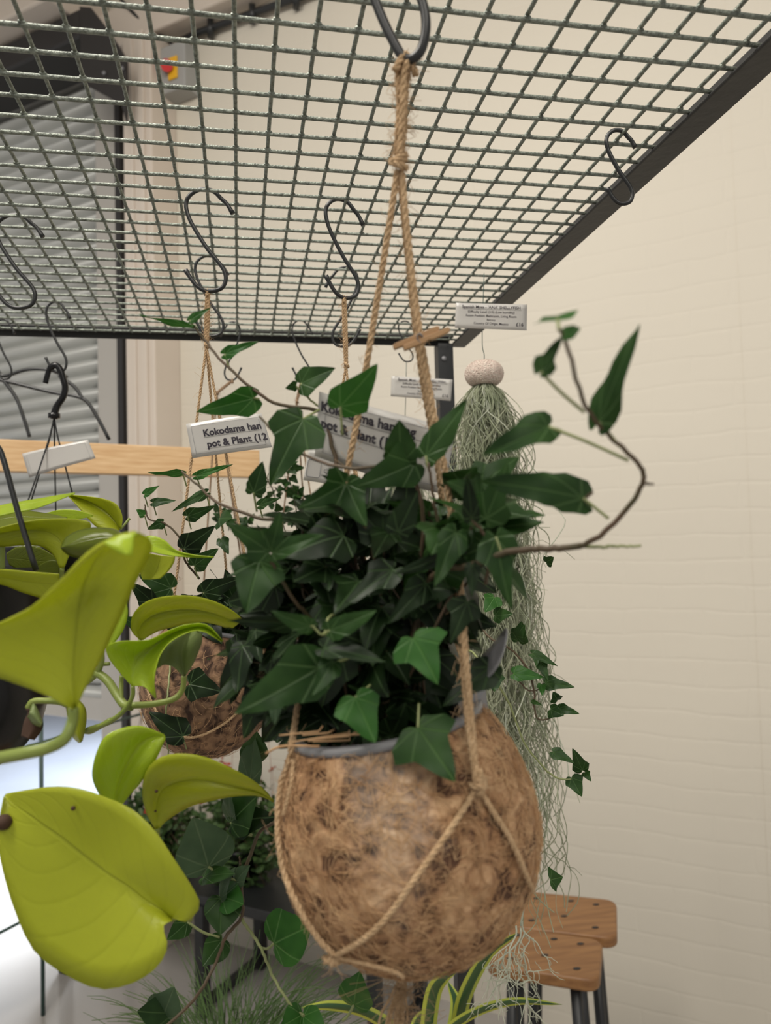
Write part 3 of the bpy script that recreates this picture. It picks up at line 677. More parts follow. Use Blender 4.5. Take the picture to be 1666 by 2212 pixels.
for k in range(26):
    dx = rnd.gauss(0, 5); rope_end = P(838+rnd.gauss(0, 24), 2330, .37+rnd.gauss(0, .005))
    mb.tube(crom([b0+cr*dx*.0001+cf*rnd.gauss(0, .001), P(862+dx*1.6, 2150, .371), P(850+dx*3.2, 2215, .371), rope_end], 12), .0006, 4)
for _ in range(160):
    p = P(868+rnd.gauss(0, 12), rnd.uniform(2100, 2260), .37); mb.tube([p, p+V((rnd.gauss(0, .004), rnd.gauss(0, .004), rnd.gauss(0, .003))), p+V((rnd.gauss(0, .009), rnd.gauss(0, .006), rnd.gauss(-.004, .006)))], .00012, 3, False)
mb.build('tassel', 'jute', rp)
onball([(725, 2066), (790, 2082), (850, 2098), (872, 2112)], .0009, 14)
# ------------------------------------------------------------------ the ivy in the main pot
def petiole(mb, a, b, r=.0006, sag=.003):
    mb.tube(crom([a, (a+b)/2-V((0, 0, sag)), b], 7), [r*1.2]*3+[r]*4, 5)
def hero(owner, bx, by, db, tx, ty, dt, wf=.9, roll=0, m='ivy_mid', stem=None, curl=.12, fold=.12, var=0, pet='stem_green', pr=.0006):
    mb = MB(); B = P(bx, by, db); T = P(tx, ty, dt); ivy_leaf(mb, B, T, wf, roll, curl, fold, var); o = mb.build('leaf', m, owner)
    if stem: 
        s_ = MB(); s_.tube(crom([P(*q) for q in stem]+[B], 12), pr, 6); q = s_.build('petiole', pet, o)
    return o
def branch(owner, pts, r0_=.0012, r1=.0006, m='stem_brown', n=40, nm='stem'):
    c = crom([P(*p) for p in pts], n); R_ = random.Random(int(pts[0][0]))
    c = [p+V((R_.gauss(0, .0002), R_.gauss(0, .0002), R_.gauss(0, .0002))) for p in c]
    return MB().tube(c, [r0_+(r1-r0_)*i/(n-1) for i in range(n)], 7).build(nm, m, owner)
I = ivy1
# long runners
branch(I, [(800, 1420, .38), (930, 1250, .345), (1010, 1222, .325), (1100, 1192, .31), (1180, 1185, .30), (1255, 1180, .29)], .0016, .0013)
branch(I, [(1250, 1180, .29), (1290, 1163, .285), (1340, 1115, .28), (1375, 1070, .275), (1391, 1035, .272), (1385, 1010, .27), (1350, 975, .265), (1300, 925, .26), (1262, 870, .25), (1240, 800, .24), (1222, 740, .235), (1208, 710, .232)], .0011, .0006)
branch(I, [(1258, 1180, .29), (1300, 1181, .291), (1340, 1180, .292), (1384, 1180, .293)], .0007, .0005, 'stem_green')
branch(I, [(1390, 1044, .272), (1412, 1046, .272)], .0005, .0003); branch(I, [(1262, 1078, .285), (1280, 1064, .285)], .0005, .0003)
branch(I, [(780, 1400, .38), (735, 1060, .40), (710, 930, .405), (690, 888, .405), (600, 872, .41), (540, 835, .41), (480, 780, .415), (440, 732, .42), (418, 702, .42)], .0013, .0006)
branch(I, [(760, 1380, .38), (650, 1140, .40), (560, 1120, .41), (470, 1085, .42), (430, 1050, .425), (392, 1018, .43)], .0012, .0006)
branch(I, [(690, 880, .405), (655, 850, .405), (640, 835, .405)], .0006, .0005, 'stem_green')
branch(I, [(900, 1300, .36), (915, 1130, .35), (890, 1020, .345), (870, 1000, .345), (780, 1012, .35), (700, 1000, .36), (620, 960, .37), (560, 900, .38)], .0011, .0006)
branch(I, [(1050, 1260, .33), (1060, 1180, .32), (1010, 1110, .315)], .0009, .0006)
branch(I, [(790, 1400, .375), (720, 1330, .34), (700, 1370, .325), (672, 1350, .322)], .0008, .0005, 'stem_green')
branch(I, [(760, 1430, .375), (640, 1300, .345), (590, 1220, .335), (578, 1180, .332)], .0010, .0006)
branch(I, [(860, 1470, .37), (820, 1250, .36), (780, 1110, .35), (745, 1050, .345)], .0011, .0006)
branch(I, [(900, 1480, .365), (960, 1250, .345), (940, 1100, .34), (925, 1000, .335)], .0011, .0006)
# leaves one can pick out
hs = [
 # bx by db tx ty dt wf roll mat stem
 (548, 860, .412, 430, 892, .400, .62, 12, 'ivy_bright', [(560, 862, .41)]),
 (486, 765, .413, 552, 737, .405, .42, 25, 'ivy_bright', [(497, 800, .414)]),
 (416, 706, .42, 300, 689, .41, .24, 50, 'ivy_bright', None),
 (410, 692, .42, 452, 664, .418, .5, 30, 'ivy_bright', [(418, 704, .42)]),
 (650, 828, .405, 722, 792, .395, .9, 30, 'ivy_mid', [(668, 862, .405)]),
 (640, 832, .405, 616, 838, .40, .9, 10, 'ivy_mid', None),
 (735, 878, .35, 814, 792, .335, .85, -20, 'ivy_bright', [(740, 940, .355)]),
 (655, 905, .37, 577, 1046, .362, .80, -15, 'ivy_mid', [(690, 885, .38)]),
 (548, 1064, .405, 568, 998, .40, .95, 20, 'ivy_mid', [(555, 1105, .41)]),
 (868, 1000, .342, 860, 908, .335, 1.15, 0, 'ivy_mid', None),
 (895, 1000, .343, 785, 1055, .33, .85, 10, 'ivy_mid', None),
 (920, 985, .338, 1010, 866, .33, .66, 25, 'ivy_mid', [(925, 1010, .337)]),
 (1186, 922, .275, 1046, 982, .262, .55, -28, 'ivy_mid', [(1358, 995, .266), (1270, 955, .27)]),
 (1205, 690, .236, 1200, 664, .254, .8, 0, 'ivy_bright', [(1208, 712, .232)]),
 (1168, 803, .245, 1212, 722, .240, .62, 20, 'ivy_mid', [(1262, 890, .252), (1215, 850, .248)]),
 (1218, 722, .233, 1264, 708, .240, .55, 0, 'ivy_bright', None),
 (1296, 912, .26, 1364, 703, .245, .40, 28, 'ivy_mid', [(1340, 965, .264)]),
 (1260, 1076, .285, 1048, 1022, .272, .52, -22, 'ivy_mid', [(1315, 1120, .283)]),
 (745, 1045, .345, 655, 1100, .33, .75, 15, 'ivy_mid', None),
 (750, 1045, .345, 787, 1138, .335, .85, -15, 'ivy_mid', None),
 (580, 1190, .332, 492, 1130, .322, .75, 0, 'ivy_mid', None),
 (585, 1190, .332, 610, 1108, .328, .75, 0, 'ivy_mid', None),
 (590, 1195, .332, 692, 1150, .322, .5, 20, 'ivy_mid', None),
 (560, 1212, .335, 528, 1318, .322, 1.15, 0, 'ivy_mid', None),
 (1072, 1160, .315, 1096, 1316, .305, .62, -20, 'ivy_mid', [(1085, 1195, .312)]),
 (893, 1378, .325, 948, 1468, .312, 1.15, 5, 'ivy_bright', None),
 (690, 1442, .325, 512, 1548, .305, .72, 8, 'ivy_mid', [(760, 1420, .34)]),
 (768, 1506, .325, 808, 1600, .312, 1.1, 0, 'ivy_bright', [(800, 1480, .335)]),
 (903, 1572, .322, 985, 1686, .306, 1.12, 5, 'ivy_mid', [(905, 1520, .33)]),
 (670, 1352, .322, 592, 1326, .312, .62, 12, 'ivy_mid', None),
 (712, 1362, .322, 812, 1322, .312, .6, 10, 'ivy_mid', [(700, 1372, .325)]),
 (640, 1345, .335, 495, 1345, .318, .38, 30, 'ivy', None),
 (700, 1400, .32, 830, 1420, .31, .5, 35, 'ivy', None),
 (1050, 1120, .315, 1100, 1000, .305, .7, 15, 'ivy_mid', None),
 (985, 1150, .32, 940, 1262, .308, .6, 10, 'ivy_mid', None),
 (1020, 1120, .315, 1010, 1030, .31, .6, -10, 'ivy', None),
 (860, 1150, .33, 905, 1060, .325, .85, 0, 'ivy', None),
 (1010, 1300, .33, 975, 1390, .325, .8, 0, 'ivy', None),
 (720, 1430, .32, 672, 1500, .31, .7, 0, 'ivy_mid', None),
 (920, 1260, .335, 845, 1350, .32, .55, 15, 'ivy', None),
 (850, 1230, .335, 740, 1300, .32, .55, -25, 'ivy', None),
 (990, 1190, .33, 860, 1245, .315, .35, 20, 'ivy', None),
 (600, 1500, .34, 590, 1565, .335, .9, 0, 'ivy_under', [(620, 1480, .345)]),
 (1060, 1440, .34, 960, 1520, .325, .6, -10, 'ivy', None),
 (1020, 1220, .32, 1020, 1290, .315, .6, -10, 'ivy', None)]
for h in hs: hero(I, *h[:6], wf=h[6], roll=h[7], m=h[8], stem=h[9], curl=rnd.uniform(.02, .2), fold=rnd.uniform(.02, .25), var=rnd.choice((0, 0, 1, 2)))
def mass(owner, gauss_c, R_, n, size, m, srad=.0007, nm='foliage', zlo=None, base=None, updir=.2, shell=.35, stems=True, keep=None):
    """loose crown: leaves on the outside of an ellipsoid of stems rising from the soil"""
    mb = MB(); sm = MB(); cen, ax_ = gauss_c
    for i in range(n):
        while True:
            v_ = V((R_.uniform(-1, 1), R_.uniform(-1, 1), R_.uniform(-1, 1)))
            if shell < v_.length < 1: break
        p = cen + cr*v_.x*ax_[0] + cf*v_.y*ax_[1] + cu*v_.z*ax_[2]
        if keep and not keep(p): continue
        out = (p-cen).normalized()
        d = (out*.7+V((R_.gauss(0, .5), R_.gauss(0, .5), R_.gauss(0, .5)-.15))).normalized(); l = R_.uniform(*size)
        nn = V((0, 0, 1))*1.1+out*.8-cf*.7+V((R_.gauss(0, .5),)*3)
        ivy_leaf(mb, p, p+d*l, R_.uniform(.8, 1.1), R_.gauss(0, 18), R_.uniform(0, .3), R_.uniform(0, .3), R_.choice((0, 1, 2)), R_, normal=p+nn-p)
        if stems and i % 3 == 0: sm.tube(crom([base+V((R_.gauss(0, .01), R_.gauss(0, .01), 0)), (base+p)/2+V((R_.gauss(0, .008), R_.gauss(0, .008), .01)), p], 8), srad, 5)
    mb.build(nm, m, owner)
    if stems and sm.v: sm.build('stems', 'stem_brown', owner)
base1 = pot1.top()
R1 = random.Random(11)
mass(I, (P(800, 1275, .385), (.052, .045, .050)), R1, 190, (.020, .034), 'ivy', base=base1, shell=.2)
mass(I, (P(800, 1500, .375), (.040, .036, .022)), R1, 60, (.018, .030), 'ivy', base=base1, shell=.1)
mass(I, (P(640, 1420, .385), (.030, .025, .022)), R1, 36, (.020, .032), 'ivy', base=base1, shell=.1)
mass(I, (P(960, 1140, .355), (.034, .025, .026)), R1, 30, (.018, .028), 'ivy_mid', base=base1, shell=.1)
# twig litter at the left of the rim
mb = MB()
for k in range(6):
    p = P(650+rnd.gauss(0, 22), 1603+rnd.gauss(0, 10), .335); mb.tube([p, p+cr*rnd.uniform(.004, .018)+cu*rnd.uniform(-.002, .003), p+cr*rnd.uniform(.01, .03)+cu*rnd.uniform(-.004, .004)+cf*rnd.uniform(0, .01)], .0004, 4)
mb.tube(crom([P(575, 1627, .35), P(610, 1612, .34), P(690, 1612, .335)], 10), .0006, 5); mb.build('dry_twigs', 'fibre', I)
# round plant label standing in the pot
pl = MB(); m_ = []
cL, ax1 = P(1052, 1413, .345), (P(1093, 1366, .338)-P(1010, 1462, .352)); ax1 = ax1/2
nx = (cr*.45+cu*.55-cf*.35).normalized(); nx = (nx-ax1.normalized()*nx.dot(ax1.normalized())).normalized(); ax2 = ax1.normalized().cross(nx)*ax1.length*.75
rim_ = [cL+ax1*math.cos(a*math.pi/16)+ax2*math.sin(a*math.pi/16)+nx*.003*(math.sin(a*math.pi/16)**2) for a in range(32)]
pl.prism(rim_, nx*.0008); lab = pl.build('plant_label', 'plastic', I, smooth=False); lab['label'] = 'round grey plastic plant label'
MB().tube([cL-ax1*.95, P(985, 1510, .36)], .0012, 6).build('label_stake', 'plastic', lab)
mb = MB(); mb.prism([P(1012, 1470, .372), P(1050, 1488, .375), P(1054, 1530, .378), P(1002, 1572, .36), P(990, 1520, .36)], cf*.0008); mb.build('plastic_flap', 'plastic', I, smooth=False)

# ------------------------------------------------------------------ other hanging ivy pots
def hanger_generic(key, pot, knotpx, label, az, r=.0012, m='jute', ring=.55, hairs=60, spread=1.0, d=None):
    global rp
    Hk = hookinfo[key]; rp = thing('rope_hanger', Hk, label, 'rope hanger', 'jute rope hangers')
    d0 = depth(Hk); K = P(*knotpx, d0)
    mb = MB(); rope(mb, [Hk+V((0, 0, -.001))-cf*.002+V((0, 0, -.004)), Hk+V((0, 0, .0015)), Hk+cf*.002-V((0, 0, .004))], r, hairs=6)
    for s_ in (-1, 0, 1): rope(mb, [Hk+cr*.0011*s_-V((0, 0, .001)), (Hk+K)/2+cr*.0014*s_, K+cr*.0008*s_], r, hairs=hairs)
    mb.build('cord', m, rp)
    mb = MB(); rope(mb, [K+cu*.003-cr*.001, K-cf*.003+cr*.001, K+cr*.002-cu*.001, K+cf*.002-cr*.001, K-cu*.004], r*1.2, hairs=10); mb.build('knot', m, rp)
    ring_pts = []
    for a in az:
        e = pot.surf(math.radians(a), pot.hr*ring, .002); rimp = pot.surf(math.radians(a), pot.hr, .003); ring_pts.append((a, e))
        strand([K, K.lerp(rimp, .5)] + [rimp, e], r, h=hairs) if False else None
        mb = MB(); rope(mb, [K, K.lerp(rimp, .5)+V((0, 0, -.002)), rimp, e], r, hairs=hairs); mb.build('cord', m, rp)
        mb = MB(); rope(mb, [e+cu*.003, e-cf*.001+cr*.001, e-cu*.003], r*1.5, hairs=8); mb.build('knot', m, rp)
    for i, (a, e) in enumerate(ring_pts):
        a2 = ring_pts[(i+1) % len(ring_pts)][0]
        if a2 < a: a2 += 360
        lo = [pot.surf(math.radians(a+(a2-a)*t), pot.hr*ring+(-pot.dn*.55-pot.hr*ring)*math.sin(t*math.pi), .002) for t in (0, .15, .3, .5, .7, .85, 1)]
        mb = MB(); rope(mb, lo, r*.9, hairs=30); mb.build('cord', m, rp)
    return rp
def small_pot(key, c, a, tilt, label, seed, nleaf, lsize, ell_, fib=1200):
    p = Pot(c, a, a*1.2, a*1.07, a*.73, tilt); t = thing('potted_ivy', c-V((0, 0, a)), label, 'potted plant', 'ivy in coir ball pots')
    p.build(t, fib, 64, seed, .0010, 'coir_shaded'); R_ = random.Random(seed)
    mass(t, (p.top(z=ell_[2]*.7), ell_), R_, nleaf, lsize, 'ivy', base=p.top(), shell=.2)
    return p, t
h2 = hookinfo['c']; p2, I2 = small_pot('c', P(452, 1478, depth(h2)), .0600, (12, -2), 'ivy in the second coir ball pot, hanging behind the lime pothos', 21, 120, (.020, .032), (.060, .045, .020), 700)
hanger_generic('c', p2, (446, 748), 'jute rope hanger of the second coir pot, behind the lime leaves', (208, 332, 90))
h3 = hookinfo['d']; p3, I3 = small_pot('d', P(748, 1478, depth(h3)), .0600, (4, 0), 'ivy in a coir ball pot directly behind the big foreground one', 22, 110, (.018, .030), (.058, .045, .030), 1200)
hanger_generic('d', p3, (748, 790), 'jute rope hanger straight behind the big foreground ivy', (190, 300, 70), hairs=40)
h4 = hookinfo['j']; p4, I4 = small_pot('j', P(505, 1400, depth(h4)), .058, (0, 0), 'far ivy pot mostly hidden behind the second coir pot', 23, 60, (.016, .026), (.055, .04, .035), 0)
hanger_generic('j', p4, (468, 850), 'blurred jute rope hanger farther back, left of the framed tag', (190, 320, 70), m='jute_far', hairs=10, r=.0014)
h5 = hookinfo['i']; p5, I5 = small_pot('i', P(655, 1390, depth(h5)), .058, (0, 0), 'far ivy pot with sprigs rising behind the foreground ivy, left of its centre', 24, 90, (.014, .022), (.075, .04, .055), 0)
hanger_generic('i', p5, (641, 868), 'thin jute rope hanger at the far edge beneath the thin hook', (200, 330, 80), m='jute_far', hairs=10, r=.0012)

# sprigs of the second pot
D2 = depth(h2)
branch(I2, [(430, 1250, D2), (400, 1210, D2-.02), (390, 1165, D2-.03), (355, 1130, D2-.03), (322, 1122, D2-.03), (312, 1090, D2-.03)], .0011, .0006, 'stem_brown')
h2l = [
 (312, 1068, -.03, 342, 1050, -.035, .6, 30, 'ivy_bright'), (330, 1085, -.03, 378, 1078, -.035, .5, 30, 'ivy_mid'), (312, 1112, -.03, 295, 1100, -.032, 1.2, 0, 'ivy_bright'),
 (352, 1128, -.03, 318, 1142, -.035, .8, 0, 'ivy_mid'), (405, 1115, -.03, 462, 1098, -.04, .55, -10, 'ivy_mid'), (398, 1185, -.03, 462, 1140, -.04, .75, 0, 'ivy'),
 (420, 1222, -.03, 468, 1185, -.04, .7, 0, 'ivy_mid'), (395, 1022, -.12, 320, 1024, -.13, .3, 30, 'ivy_bright'), (425, 1028, -.12, 498, 1004, -.13, .28, 20, 'ivy_bright'),
 (445, 1065, -.12, 372, 1100, -.14, .3, -10, 'ivy_mid'), (560, 1092, -.12, 600, 1075, -.13, .5, 20, 'ivy_mid'), (475, 1120, .0, 498, 1115, -.02, 1.0, 40, 'ivy_mid'),
 (478, 1165, .0, 492, 1195, -.01, .8, 0, 'ivy_mid'), (330, 1300, -.05, 285, 1260, -.06, .9, 0, 'ivy'), (370, 1270, -.06, 300, 1240, -.07, .9, 0, 'ivy_mid'),
 (440, 1280, -.06, 520, 1245, -.07, .6, 0, 'ivy'), (300, 1350, -.05, 262, 1335, -.06, .9, 0, 'ivy_mid'), (410, 1478, -.07, 475, 1490, -.08, 1.1, 0, 'ivy'), (395, 1590, -.08, 320, 1540, -.085, .8, 0, 'ivy')]
for q in h2l: hero(I2, q[0], q[1], D2+q[2], q[3], q[4], D2+q[5], wf=q[6], roll=q[7], m=q[8], stem=[(q[0]+8, q[1]+28, D2+q[2]+.005)], pr=.0006)
branch(I2, [(372, 1400, D2-.04), (362, 1500, D2-.07), (358, 1560, D2-.075), (365, 1640, D2-.075), (372, 1700, D2-.07)], .0009, .0005, 'stem_green')
# trailing runners below, belonging to the pot right behind
D3 = .50
branch(I3, [(690, 1650, .62), (620, 1760, .53), (590, 1778, D3), (560, 1800, D3), (540, 1850, D3), (522, 1900, D3), (524, 1950, D3), (520, 1985, D3), (490, 2020, D3-.01), (470, 2070, D3-.01), (440, 2130, D3-.02), (400, 2180, D3-.02), (350, 2225, D3-.03)], .0013, .0010, 'stem_brown', 60)
branch(I3, [(522, 1985, D3), (550, 2025, D3-.005), (570, 2060, D3-.01), (590, 2110, D3-.01), (620, 2160, D3-.02), (650, 2190, D3-.02), (720, 2225, D3-.02)], .0011, .0008, 'stem_green', 50)
branch(I3, [(516, 1900, D3), (519, 1870, D3), (517, 1850, D3)], .0008, .0005)
for q in [
 (498, 1776, 545, 1725, .95, 20, 'ivy_mid', (545, 1805)), (505, 1774, 590, 1760, .85, 0, 'ivy', (545, 1805)), (500, 1768, 487, 1722, .6, 60, 'ivy_under', None),
 (450, 1872, 425, 1775, 1.05, 0, 'ivy_under', (515, 1902)), (440, 1895, 500, 1880, .5, 40, 'ivy_mid', None), (510, 1905, 530, 1870, .5, 30, 'ivy_under', None),
 (478, 1940, 475, 2018, 1.2, 0, 'ivy_mid', (520, 1978)), (482, 1938, 522, 1950, 1.0, 0, 'ivy_bright', (520, 1978)), (478, 1940, 498, 1880, .35, 50, 'ivy_under', None),
 (405, 1992, 365, 2030, .8, 0, 'ivy_mid', (475, 2025)), (480, 2030, 440, 2085, 1.0, 0, 'ivy_mid', (490, 2020)), (592, 2038, 665, 2000, 1.1, 0, 'ivy_bright', (565, 2048)),
 (545, 1640, 552, 1590, .8, 0, 'ivy_mid', None), (540, 1690, 548, 1600, .55, 30, 'ivy_under', None), (375, 2188, 300, 2190, 1.0, 20, 'ivy_mid', (405, 2178)), (350, 2200, 372, 2148, .9, 10, 'ivy_under', None),
 (652, 2192, 610, 2215, 1.1, 0, 'ivy_bright', (655, 2190)), (655, 2195, 700, 2225, .9, 0, 'ivy_bright', None), (765, 2170, 768, 2108, .8, 20, 'ivy_bright', (740, 2205)), (605, 1555, 600, 1600, 1.1, 0, 'ivy_mid', None)]:
    dd = D3 if q[0] < 600 else D3-.02
    hero(I3, q[0], q[1], dd, q[2], q[3], dd-.015, wf=q[4], roll=q[5], m=q[6], stem=[(*q[7], dd), ((q[7][0]+q[0])/2, (q[7][1]+q[1])/2+6, dd)] if q[7] else None, pr=.0009, var=3 if q[6] != 'ivy' else 0)
# right-hand runners hanging beside the moss
DR = .60
branch(I3, [(900, 1400, .68), (1010, 1340, .63), (1060, 1380, DR), (1100, 1400, DR), (1130, 1430, DR), (1146, 1460, DR), (1155, 1500, DR), (1153, 1520, DR), (1162, 1552, DR), (1185, 1552, DR), (1198, 1540, DR)], .0010, .0006)
branch(I3, [(900, 1450, .68), (1000, 1400, .63), (1060, 1460, DR), (1095, 1510, DR), (1112, 1550, DR), (1130, 1600, DR), (1152, 1632, DR), (1185, 1668, DR), (1210, 1682, DR), (1240, 1682, DR), (1262, 1672, DR)], .0010, .0006, 'stem_green')
branch(I3, [(1112, 1460, DR), (1140, 1490, DR), (1165, 1490, DR), (1190, 1482, DR)], .0006, .0004)
for q in [(1150, 1412, 1205, 1437, .35, 20), (1160, 1416, 1160, 1438, .5, 0), (1110, 1455, 1175, 1462, .5, 20), (1168, 1430, 1185, 1470, .5, 10), (1178, 1475, 1240, 1482, .5, 20), (1170, 1478, 1172, 1500, .6, 0),
          (1205, 1512, 1197, 1498, .7, 0), (1208, 1530, 1250, 1540, .5, 10), (1190, 1532, 1216, 1545, .9, 0), (1195, 1625, 1240, 1645, .55, 20), (1258, 1663, 1242, 1622, .55, 0), (1264, 1668, 1276, 1686, .6, 0),
          (1235, 1680, 1256, 1720, .85, 0), (1067, 1460, 1070, 1492, 1.1, 0), (1115, 1375, 1130, 1350, .8, 20), (1120, 1385, 1128, 1345, .7, 10), (1070, 1330, 1105, 1325, .8, 10), (1180, 1215, 1195, 1205, .8, 0), (1150, 1515, 1170, 1522, .3, 0), (1190, 1900, 1212, 1895, 1.2, 0), (1040, 1230, 1018, 1235, .9, 0), (1068, 1290, 1050, 1320, .9, 0)]:
    hero(I3, q[0], q[1], DR, q[2], q[3], DR-.01, wf=q[4]*1.3, roll=q[5], m='ivy_mid' if q[0] % 3 else 'ivy_bright')
# sprigs of the far pots, small leaves against the wall
D5 = depth(h5)
R5 = random.Random(5); mb = MB(); sm = MB()
for (pts) in ([(640, 1210), (610, 1130), (590, 1060), (575, 1030)], [(640, 1200), (640, 1100), (620, 1020), (612, 1005)], [(680, 1210), (720, 1130), (760, 1080), (775, 1060)], [(690, 1200), (740, 1150), (800, 1120), (820, 1100)], [(620, 1220), (560, 1150), (500, 1130), (470, 1120)], [(650, 1220), (670, 1150), (665, 1100), (640, 1060)]):
    c = crom([P(x, y, D5) for x, y in pts], 16); sm.tube(c, .0009, 5)
    for p in c[3:]:
        for s_ in (0, 1):
            d = V((R5.gauss(0, 1), R5.gauss(0, 1), R5.gauss(.2, .6))).normalized(); q = p+d*.010; sm.tube([p, q], .0004, 4); ivy_leaf(mb, q, q+d*R5.uniform(.010, .018), 1, R5.gauss(0, 40), .1, .1, 0, R5)
mb.build('foliage', 'ivy_mid', I5); sm.build('stems', 'stem_brown', I5)

# ------------------------------------------------------------------ neon pothos at left
PT = thing('potted_pothos', P(-110, 1450, .50), 'lime yellow pothos with big leaves in a black hanging pot at the left edge', 'potted plant')
c = P(-118, 1455, .50)
prof = [(.001, -.068), (.025, -.066), (.045, -.056), (.058, -.038), (.0645, -.015), (.0655, .02), (.066, .058), (.069, .060), (.069, .068), (.0665, .069), (.063, .062), (.0625, .02), (.05, -.03), (.001, -.05)]
MB().lathe(prof, Matrix.Translation(c), 64).build('pot', 'blackplastic', PT)
MB().lathe([(.001, .052), (.062, .05), (.063, .045)], Matrix.Translation(c), 40).build('soil', 'soil', PT)
MB().tube(crom([P(-90, 700, .50), P(-20, 930, .46), (P(5, 985, .455)), P(40, 1110, .452), P(78, 1232, .45)], 20), .0017, 8).build('hanger_wire', 'black_steel', PT)
MB().tube(crom([P(-90, 700, .50), P(-140, 930, .54), P(-180, 1240, .545)], 12), .0017, 8).build('hanger_wire', 'black_steel', PT)
MB().tube([PZ(-90, 700, HZ-.0), P(-90, 705, .50)] if False else [P(-90, 700, .50), V((P(-90, 700, .50).x, P(-90, 700, .50).y, HZ+.004))], .0017, 8).build('hanger_wire', 'black_steel', PT)
def dd(pts, *ds):
    n = len(pts); out = []
    for i, (x, y) in enumerate(pts):
        t = i/(n-1)*(len(ds)-1); k = min(int(t), len(ds)-2) if len(ds) > 1 else 0
        d = ds[0] if len(ds) == 1 else ds[k]+(ds[k+1]-ds[k])*(t-k); out.append((x, y, d))
    return out
def pleaf(Lp, Mp, Rp, m, dl, dm, dr, puff=0, stem=None, r=.0016, spots=None):
    o = loft_leaf(dd(Lp, *dl), dd(Mp, *dm), dd(Rp, *dr), puff=puff).build('leaf', m, PT, solid=.0005)
    if stem: MB().tube(crom([P(*q) for q in stem], 24), [r*.85+r*.3*i/23 for i in range(24)], 10).build('petiole', 'pothos_stem', o)
    if spots:
        for (x, y, d, rr_) in spots: MB().ell(P(x, y, d), (rr_, rr_, rr_*.9), None, 10, 6).build('brown_spot', 'dry_spot', o)
    return o
M['dry_spot'] = mat('dry_spot', (.05, .022, .01), .8)
# A: large blurred leaf, tip curling over
pleaf([(157, 1532), (90, 1498), (10, 1468), (-70, 1440), (-90, 1390), (-20, 1355), (60, 1318), (125, 1258), (190, 1192), (250, 1158), (292, 1147)],
      [(160, 1532), (158, 1480), (160, 1425), (165, 1370), (170, 1320), (180, 1270), (195, 1230), (220, 1190), (250, 1172), (275, 1162), (295, 1156)],
      [(163, 1532), (188, 1480), (218, 1425), (244, 1368), (268, 1318), (290, 1265), (312, 1222), (327, 1190), (326, 1168), (312, 1156), (298, 1150)],
      'pothos', (.300, .285, .27), (.305, .30, .262), (.305, .302, .27), .004, [(159, 1530, .303), (156, 1560, .303), (140, 1595, .30), (105, 1615, .30), (50, 1628, .30), (-60, 1648, .31)], .0024)
pleaf([(240, 1166), (225, 1172), (235, 1180), (262, 1196)], [(255, 1158), (252, 1168), (262, 1180), (276, 1198)], [(298, 1150), (290, 1160), (288, 1180), (284, 1200)], 'pothos_lime', (.262, .258), (.262, .256), (.264, .258))
# B: the big one at the bottom
pleaf([(372, 1988), (352, 2003), (362, 2045), (338, 2090), (285, 2124), (215, 2136), (140, 2104), (75, 2055), (35, 1975), (6, 1880), (-6, 1800), (8, 1722)],
      [(370, 1984), (345, 1962), (310, 1940), (275, 1912), (238, 1890), (200, 1862), (165, 1835), (132, 1808), (98, 1785), (65, 1760), (35, 1740), (10, 1718)],
      [(376, 1984), (405, 1990), (432, 1955), (408, 1905), (372, 1850), (335, 1795), (288, 1750), (228, 1722), (168, 1703), (115, 1699), (60, 1706), (14, 1714)],
      'pothos', (.365, .355, .36, .375), (.372, .366, .37, .378), (.368, .36, .365, .378), 0, [(372, 1986, .372), (392, 1975, .385), (410, 1985, .42)], .0016, [(8, 1776, .372, .0042), (158, 1746, .366, .0012)])
# C D E F G
pleaf([(236, 1748), (212, 1712), (199, 1676), (206, 1632), (226, 1592), (262, 1573), (305, 1568), (354, 1586)], [(246, 1750), (252, 1712), (262, 1680), (276, 1650), (292, 1622), (310, 1602), (332, 1592), (357, 1590)],
      [(256, 1750), (282, 1716), (302, 1694), (318, 1668), (334, 1645), (345, 1625), (352, 1608), (358, 1596)], 'pothos_lime', (.40, .385, .40), (.402, .40, .40), (.40, .395, .40), .003, [(246, 1750, .402), (240, 1780, .42), (200, 1790, .44)], .0013)
pleaf([(336, 1792), (318, 1760), (308, 1720), (312, 1675), (336, 1642), (380, 1628), (440, 1634), (505, 1662), (555, 1692), (592, 1730)],
      [(340, 1790), (338, 1755), (342, 1722), (358, 1700), (390, 1688), (430, 1685), (475, 1692), (520, 1702), (560, 1712), (592, 1731)],
      [(344, 1790), (354, 1778), (372, 1764), (395, 1750), (422, 1738), (455, 1730), (490, 1722), (530, 1718), (565, 1720), (592, 1733)],
      'pothos', (.41, .385, .40), (.41, .40, .405), (.412, .405, .405), .004, [(340, 1790, .41), (338, 1820, .415), (325, 1850, .43)], .0015, [(338, 1709, .392, .0009), (336, 1752, .40, .0007)])
pleaf([(302, 1382), (284, 1362), (286, 1330), (312, 1302), (355, 1289), (410, 1287), (460, 1298), (500, 1318), (524, 1338)], [(304, 1382), (300, 1362), (315, 1340), (345, 1325), (385, 1318), (425, 1318), (462, 1326), (498, 1338), (522, 1342)],
      [(310, 1382), (325, 1372), (345, 1362), (375, 1354), (410, 1346), (440, 1344), (468, 1349), (492, 1357), (502, 1357)], 'pothos', (.47, .45, .46), (.47, .465), (.47, .47), .003, [(303, 1382, .47), (290, 1420, .475), (270, 1450, .48)])
